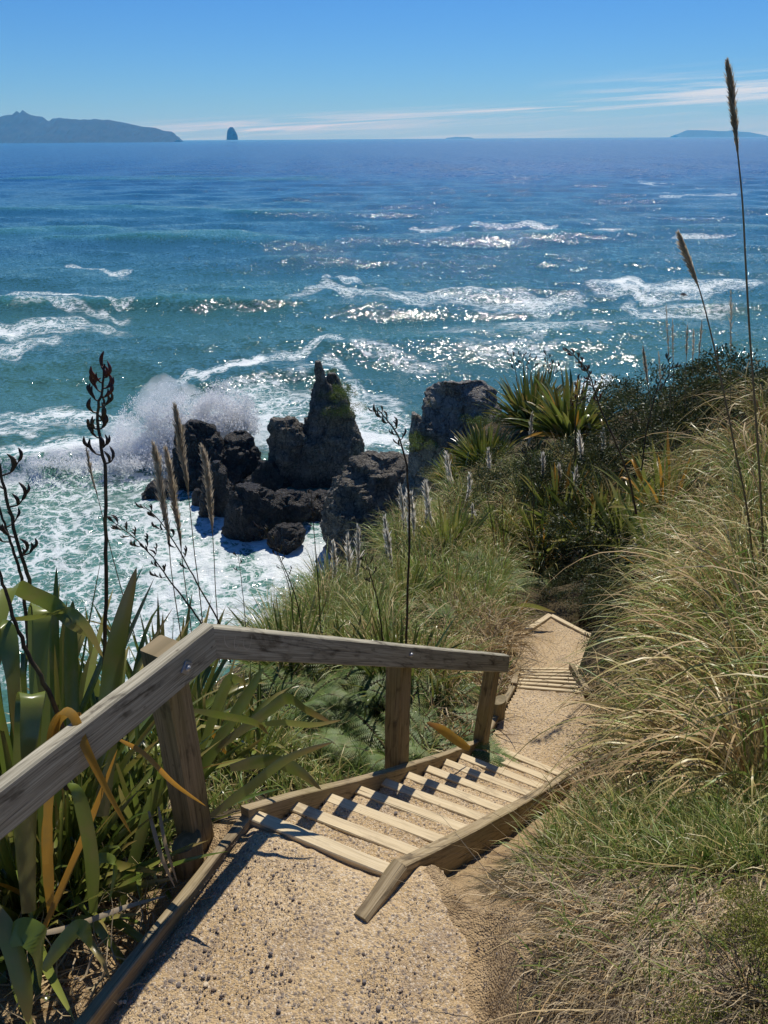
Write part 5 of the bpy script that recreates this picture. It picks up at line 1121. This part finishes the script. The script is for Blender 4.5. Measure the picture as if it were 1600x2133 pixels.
hero([(420, 1560, 3.4), (470, 1430, 3.4), (490, 1415, 3.4), (510, 1425, 3.4)], .05, 'flax_bright', .6, roll=.6)
hero([(440, 1700, 3.0), (520, 1640, 3.0), (600, 1580, 3.0), (695, 1545, 3.0)], .04, 'flax', .9, roll=.4)
hero([(450, 1560, 3.3), (560, 1480, 3.3), (600, 1455, 3.3), (640, 1480, 3.2), (690, 1505, 3.2)], .05, 'flax', .9, roll=.5)
hero([(480, 1600, 3.1), (560, 1585, 3.1), (620, 1605, 3.1), (670, 1645, 3.05)], .06, 'flax', .7, roll=.6)
hero([(978, 1560, 4.9), (950, 1541, 4.85), (918, 1518, 4.8), (888, 1505, 4.8)], .06, 'flax_orange', .9, roll=.2)
hero([(20, 1960, 2.1), (50, 1940, 2.1), (78, 1965, 2.1), (85, 2060, 2.15)], .07, 'flax_bright', .0, roll=.6)
hero([(90, 2020, 2.3), (130, 1965, 2.3), (165, 1930, 2.3), (180, 1950, 2.3), (190, 1975, 2.3)], .045, 'flax_bright', .2, roll=.7)
hero([(-20, 1880, 2.1), (20, 1960, 2.1), (50, 2060, 2.1), (60, 2133, 2.1)], .05, 'flax', .6)
hero([(60, 1950, 2.5), (150, 1930, 2.6), (260, 1890, 2.7), (350, 1865, 2.8)], .018, 'flax_dead', .8)
pass
hero([(195, 1900, 2.75), (193, 1840, 2.7), (205, 1790, 2.7), (240, 1800, 2.7), (228, 1880, 2.7)], .035, 'flax_bright', .1)
hero([(310, 1690, 2.7), (335, 1780, 2.65), (365, 1850, 2.65)], .014, 'flax_dead', .2); hero([(330, 1680, 2.7), (345, 1760, 2.65), (370, 1840, 2.65)], .012, 'flax_dead', .1)
hero([(1070, 1330, 9.2), (1078, 1290, 9.2), (1062, 1258, 9.2), (1048, 1250, 9.2)], .10, 'flax_bright', .4); hero([(1075, 1260, 9.2), (1110, 1262, 9.2), (1158, 1276, 9.2)], .07, 'flax_bright', .8, roll=.8)
e = empty('flax_plant', (0, 0, 0), 'near flax at far left whose broad leaves fold over and turn orange beside the rail', 'flax plant', g_fx)
near_m = at_d(120, 1850, 2.5); e.location = near_m
for mt, gg in HG.items():
    o = gg.obj('leaves', M[mt]); o.parent = e; o.matrix_parent_inverse = Matrix.Translation(-Vector(near_m))

# --- flower stalks of the flax
def tube(g, C, r0, r1, n=6, rn=.5, m=0):
    C = np.array(C, float); D = np.gradient(C, axis=0); D /= np.linalg.norm(D, axis=1)[:, None]; a = nrm(np.cross(D[0], (0.3, .9, .1))); k = len(C); th = np.arange(n)*2*math.pi/n; V = []
    for i in range(k):
        s = nrm(a-np.dot(a, D[i])*D[i]); t = np.cross(D[i], s); r = r0+(r1-r0)*i/(k-1) if not hasattr(r0, '__len__') else r0[i]; V.append(C[i]+(np.cos(th)[:, None]*s+np.sin(th)[:, None]*t)*r)
    V = np.array(V); i = np.arange(k-1)[:, None]*n; j = np.arange(n)[None]; j2 = (j+1) % n
    g.add(V, Q=np.stack([i+j, i+j2, i+n+j2, i+n+j], -1).reshape(-1, 4), rn=rn, t=.3, m=m)
def catmull(P, n):
    P = np.array(P, float); E_ = np.concatenate([[2*P[0]-P[1]], P, [2*P[-1]-P[-2]]]); C = []
    for x in np.linspace(0, len(P)-1, n):
        k = min(int(x), len(P)-2); f = x-k; a, b, c, d = E_[k:k+4]; C.append(.5*((2*b)+(c-a)*f+(2*a-5*b+4*c-d)*f*f+(-a+3*b-3*c+d)*f**3))
    return np.array(C)
def stalk(pts, y, r, label, pods=8, podL=.07, s0=.0, s1=.75, red=0, group='dark flax flower stalks', brl=1.0, yt=None):
    """pts from the tip down to the foot"""
    P = [at_y(u, v, y if yt is None else yt+(y-yt)*i/(len(pts)-1)) for i, (u, v) in enumerate(pts)][::-1]; C = catmull(P, 30); base = C[0].copy()
    e = empty('flower_stalk', tuple(base), label, 'flower stalk', group)
    g = Geo(); wob = rng.normal(0, r*.25, (30, 3)); tube(g, C+wob-base, r*1.15, r*.45, 7); o = g.obj('stem', M['stalk']); o.parent = e
    side = 1
    L = np.linalg.norm(np.diff(C, axis=0), axis=1).sum()
    for q in range(pods):
        f = 1-(s0+(s1-s0)*(q+.5)/pods)*.62; i = int(f*29); A = C[i]-base; ax = nrm(C[min(29, i+1)]-C[max(0, i-1)]); sd = nrm(np.cross(ax, (0, 1, 0))+np.array((0, rng.normal(0, .5), 0)))*side; side = -side
        bl = podL*brl*rng.uniform(.7, 1.3)*(1.5-f*.9)*1.6; br = catmull([A, A+sd*bl*.45+ax*bl*.12, A+sd*bl*.8+ax*bl*.55], 8); g = Geo(); tube(g, br, r*.45, r*.3, 5)
        npod = int(rng.integers(2, 5))
        for k in range(npod):
            b0 = br[min(7, 3+k*2)]; dirp = nrm(ax*.9+UPV*.5+sd*rng.uniform(-.3, .7)+rng.normal(0, .22, 3)); pl = podL*rng.uniform(.7, 1.15); bend = sd*pl*.18
            pc = catmull([b0, b0+dirp*pl*.5+bend, b0+dirp*pl], 7); rad = np.array([.25, .8, 1, 1, .9, .6, .12])*pl*.12; tube(g, pc, rad, 0, 6, rn=rng.random(), m=1)
        o = g.obj('pod_cluster', [M['stalk'], M['pod_red'] if (red and f > 1-red) else M['stalk']]); o.parent = e
    return e
stalk([(218, 758), (214, 800), (208, 830), (203, 870), (210, 930), (219, 990), (221, 1100), (221, 1200), (219, 1330), (214, 1480)], 2.55, .0075, 'tall black flax flower stalk with red tip pods at left, rising over the breaking wave', 16, .05, .0, .85, red=.2, brl=.5)
stalk([(-6, 870), (-2, 960), (12, 1030), (38, 1130), (60, 1215), (75, 1300), (90, 1420)], 2.3, .0075, 'thick black stalk leaning left at the left edge with pods on short arms', 6, .055, .2, .9, brl=.8)
stalk([(-10, 1015), (2, 1070), (20, 1125), (42, 1195), (55, 1290), (64, 1380)], 2.35, .0065, 'thinner black stalk left of the thick one at the left edge', 4, .05, .2, .9)
stalk([(-10, 1170), (10, 1225), (30, 1290), (62, 1370), (105, 1445), (135, 1540), (140, 1640)], 1.95, .0085, 'bare curved dark stalk crossing the leaves at the far left', 0)
stalk([(232, 1084), (258, 1103), (290, 1130), (322, 1165), (352, 1207), (385, 1250), (424, 1305), (450, 1370)], 3.1, .0042, 'black stalk leaning left above the rail corner, lower of the leaning pair', 13, .036, .0, .9, brl=.7)
stalk([(298, 1053), (325, 1076), (350, 1108), (378, 1155), (412, 1218), (458, 1300), (480, 1380)], 3.2, .0040, 'black stalk leaning left above the rail corner, upper of the leaning pair', 9, .036, .0, .95, brl=.7)
stalk([(784, 850), (800, 868), (818, 890), (836, 925), (846, 970), (853, 1050), (852, 1150), (849, 1250), (846, 1340), (842, 1440)], 4.6, .0085, 'tall black stalk standing behind the middle of the rail, tip bent left', 9, .05, .0, .55, brl=.6)
stalk([(1176, 723), (1212, 757), (1233, 795), (1252, 855), (1275, 905), (1298, 960), (1314, 1010), (1325, 1070)], 6.2, .0095, 'red-brown flower stalk leaning left above the green slope at right', 16, .05, .0, .62, red=.9, brl=.35)
stalk([(1402, 750), (1385, 775), (1368, 812), (1358, 850), (1345, 910), (1336, 980)], 8.0, .008, 'dark stalk leaning right with pods before the skyline bushes', 6, .07, .0, .7)
stalk([(1212, 783), (1203, 830), (1199, 880), (1198, 960)], 12.5, .012, 'reddish upright stalk in front of the yellowing ridge flax', 7, .09, .0, .8, red=.9)
stalk([(1095, 935), (1104, 980), (1110, 1030), (1112, 1110)], 9.5, .006, 'thin dark stalk standing amid the small white plumes', 4, .06, .0, .7)
stalk([(1005, 985), (1018, 1050), (1032, 1140)], 10, .006, 'thin dark stalk left of the one amid the white plumes', 3, .06)
stalk([(1045, 1000), (1047, 1060), (1050, 1140)], 10, .005, 'thinnest dark stalk close beside the one amid the plumes', 3, .05)
stalk([(541, 1090), (560, 1120), (577, 1150), (600, 1200), (620, 1260), (632, 1330)], 5.5, .005, 'dark stalk leaning left above the rail, before the smallest rock', 6, .05, .0, .7)
stalk([(575, 1150), (590, 1185), (606, 1240), (612, 1310)], 5.6, .004, 'short dark stalk beside the one before the smallest rock', 4, .04, .0, .8)
stalk([(648, 1020), (652, 1080), (658, 1150), (664, 1230), (668, 1320)], 5.8, .005, 'straight dark stalk right of the smallest rock', 5, .04, .0, .5)
stalk([(760, 1160), (772, 1200), (786, 1250), (795, 1310), (798, 1380)], 4.8, .006, 'dark stalk left of the tall one behind the rail', 5, .04, .0, .5)
stalk([(495, 1150), (502, 1200), (510, 1280), (514, 1350)], 4.4, .003, 'fine dark stalk in front of the white foam, left of the smallest rock', 3, .03, .0, .5)
for k, (a, b) in enumerate([((1062, 735), (1078, 800)), ((1086, 737), (1090, 800)), ((1108, 742), (1102, 800)), ((1142, 736), (1130, 800)), ((1157, 755), (1140, 810))]):
    stalk([a, ((a[0]+b[0])/2+3, (a[1]+b[1])/2), b], 26.5, .014, 'thin dark flower stalk on the big rounded ridge flax, %s from left' % ordw(k), 5, .14, .0, .9, group='stalks of the ridge flax')

# --- toetoe plumes
def plume(pts, y, r, label, frac=.35, fw=.035, hairs=500, group='toetoe plumes', dx=0, hl=.034, mat='plume'):
    P = [at_y(u, v, y) for u, v in pts][::-1]; C = catmull(P, 40); base = C[0].copy(); e = empty('toetoe_plume', tuple(base), label, 'plume', group)
    g = Geo(); tube(g, C-base, r, r*.35, 6, rn=.6); o = g.obj('cane', M['cane']); o.parent = e
    Lp_ = np.linalg.norm(np.diff(C, axis=0), axis=1).sum(); f = 1-frac*rng.random(hairs)**.9; idx = f*39; i0 = np.minimum(idx.astype(int), 38); A = C[i0]+(C[i0+1]-C[i0])*(idx-i0)[:, None]-base
    ax = nrmrows(C[i0+1]-C[i0]); rd = rng.normal(size=(hairs, 3)); rd -= np.sum(rd*ax, 1, keepdims=True)*ax; rd = nrmrows(rd); s = (1-f)/frac; env = np.sin(np.pi*np.clip(s*.9+.06, 0, 1))**.6
    d = nrmrows(ax*1.0+rd*rng.uniform(.08, .40, (hairs, 1))*env[:, None]+np.array((dx, 0, 0))*env[:, None])
    P2, D2 = curves(A, d, hl*Lp_*frac/.5*rng.uniform(.5, 1.2, hairs)*(.45+env*.7)*1.6, .5, 4, wav=.12); g = Geo()
    ribbons(g, P2, D2, fw*.11*rng.uniform(.6, 1.3, hairs), lambda s: np.array([.5, 1, .9, .7, .15]), rng.random(hairs), roll=rng.uniform(0, 3, hairs)); o = g.obj('plume', M[mat]); o.parent = e
    return e
plume([(322, 938), (330, 980), (338, 1040), (350, 1110), (356, 1180), (364, 1240), (376, 1320), (384, 1400)], 3.2, .0032, 'beige plume, leftmost of the four tall ones above the rail corner', .50, .034, 1100)
plume([(347, 944), (356, 990), (364, 1050), (374, 1110), (381, 1180), (389, 1240), (398, 1310), (404, 1390)], 3.25, .0032, 'beige plume, second from left of the four above the rail corner', .50, .034, 1100)
plume([(366, 855), (374, 900), (381, 950), (390, 1010), (398, 1080), (405, 1150), (414, 1220), (422, 1300), (426, 1380)], 3.3, .0034, 'tallest of the four beige plumes above the rail corner', .42, .034, 1100)
plume([(423, 940), (431, 980), (437, 1040), (442, 1100), (446, 1160), (449, 1230), (454, 1300), (458, 1380)], 3.3, .0032, 'beige plume, rightmost of the four above the rail corner', .46, .034, 1100)
plume([(181, 940), (190, 985), (205, 1040), (222, 1110), (240, 1180), (262, 1260), (285, 1340)], 3.3, .0030, 'sparse thin plume leaning left beside the tall black stalk', .32, .028, 260)
plume([(1516, 138), (1522, 190), (1530, 260), (1538, 330), (1545, 400), (1549, 460), (1554, 560), (1562, 700), (1573, 850), (1583, 1000), (1590, 1150), (1594, 1300)], 4.4, .0075, 'very tall dark plume rising into the sky at the right edge', .27, .05, 1500, dx=.10, hl=.020)
plume([(1418, 494), (1437, 545), (1456, 600), (1470, 650), (1488, 725), (1510, 830), (1532, 940), (1556, 1060), (1572, 1200)], 4.5, .0068, 'feathery plume leaning left against the sea at right, shorter of the two big ones', .25, .055, 1000, dx=-.12)
sm = [(835, 1010, 842, 1120), (848, 1030, 850, 1130), (858, 1030, 862, 1130), (877, 1003, 884, 1110), (900, 1003, 902, 1110), (940, 953, 940, 1030), (948, 948, 948, 1030), (968, 978, 966, 1060), (1128, 957, 1124, 1030), (1160, 955, 1160, 1030), (1188, 990, 1180, 1060), (1102, 865, 1096, 950), (1117, 1010, 1118, 1060), (1253, 885, 1250, 960), (1215, 905, 1214, 980), (802, 1085, 806, 1180), (815, 1110, 818, 1190), (973, 1045, 974, 1100), (690, 1135, 694, 1230), (722, 1130, 724, 1220), (740, 1120, 742, 1220), (1012, 940, 1012, 1010)]
for k, (u, v, ub, vb) in enumerate(sorted(sm)):
    H = hit(ub, vb+30)
    yy = H[1] if H is not None else 12
    jt = rng.normal(0, 9); u += jt; v += rng.normal(0, 8)
    plume([(u, v), ((u+ub)/2+2+jt*.2, (v+vb)/2), (ub, vb), (ub, vb+45)], yy, .004, '%s from left of the small white plumes standing on the middle of the slope' % ordw(k), .6, .17, 170, 'small white plumes on the slope', hl=.07, mat='plume_white')
for k, (u, v, ub, vb, h, lb) in enumerate([(1340, 725, 1356, 850, 500, 'stubby beige plume on the skyline left of the thin stems'), (1388, 640, 1396, 800, 120, 'thin plume stem farthest left among those at the skyline'), (1401, 668, 1403, 800, 150, 'thin plume stem, second from left at the skyline'), (1432, 680, 1428, 790, 260, 'thin plume stem in the middle of the skyline group'), (1445, 690, 1442, 790, 200, 'thin plume stem just right of the middle of the skyline group'), (1462, 672, 1452, 790, 220, 'thin plume stem right of the skyline group'), (1523, 608, 1522, 800, 160, 'dark thin plume standing alone before the tall cane at right'), (1372, 735, 1380, 850, 140, 'short plume stem between the stubby one and the thin stems')]):
    plume([(u, v), ((u+ub)/2, (v+vb)/2), (ub, vb), (ub, vb+60)], 10.5, .005, lb, .45, .05 if k else .08, h, 'plume stems at the skyline', hl=.04)
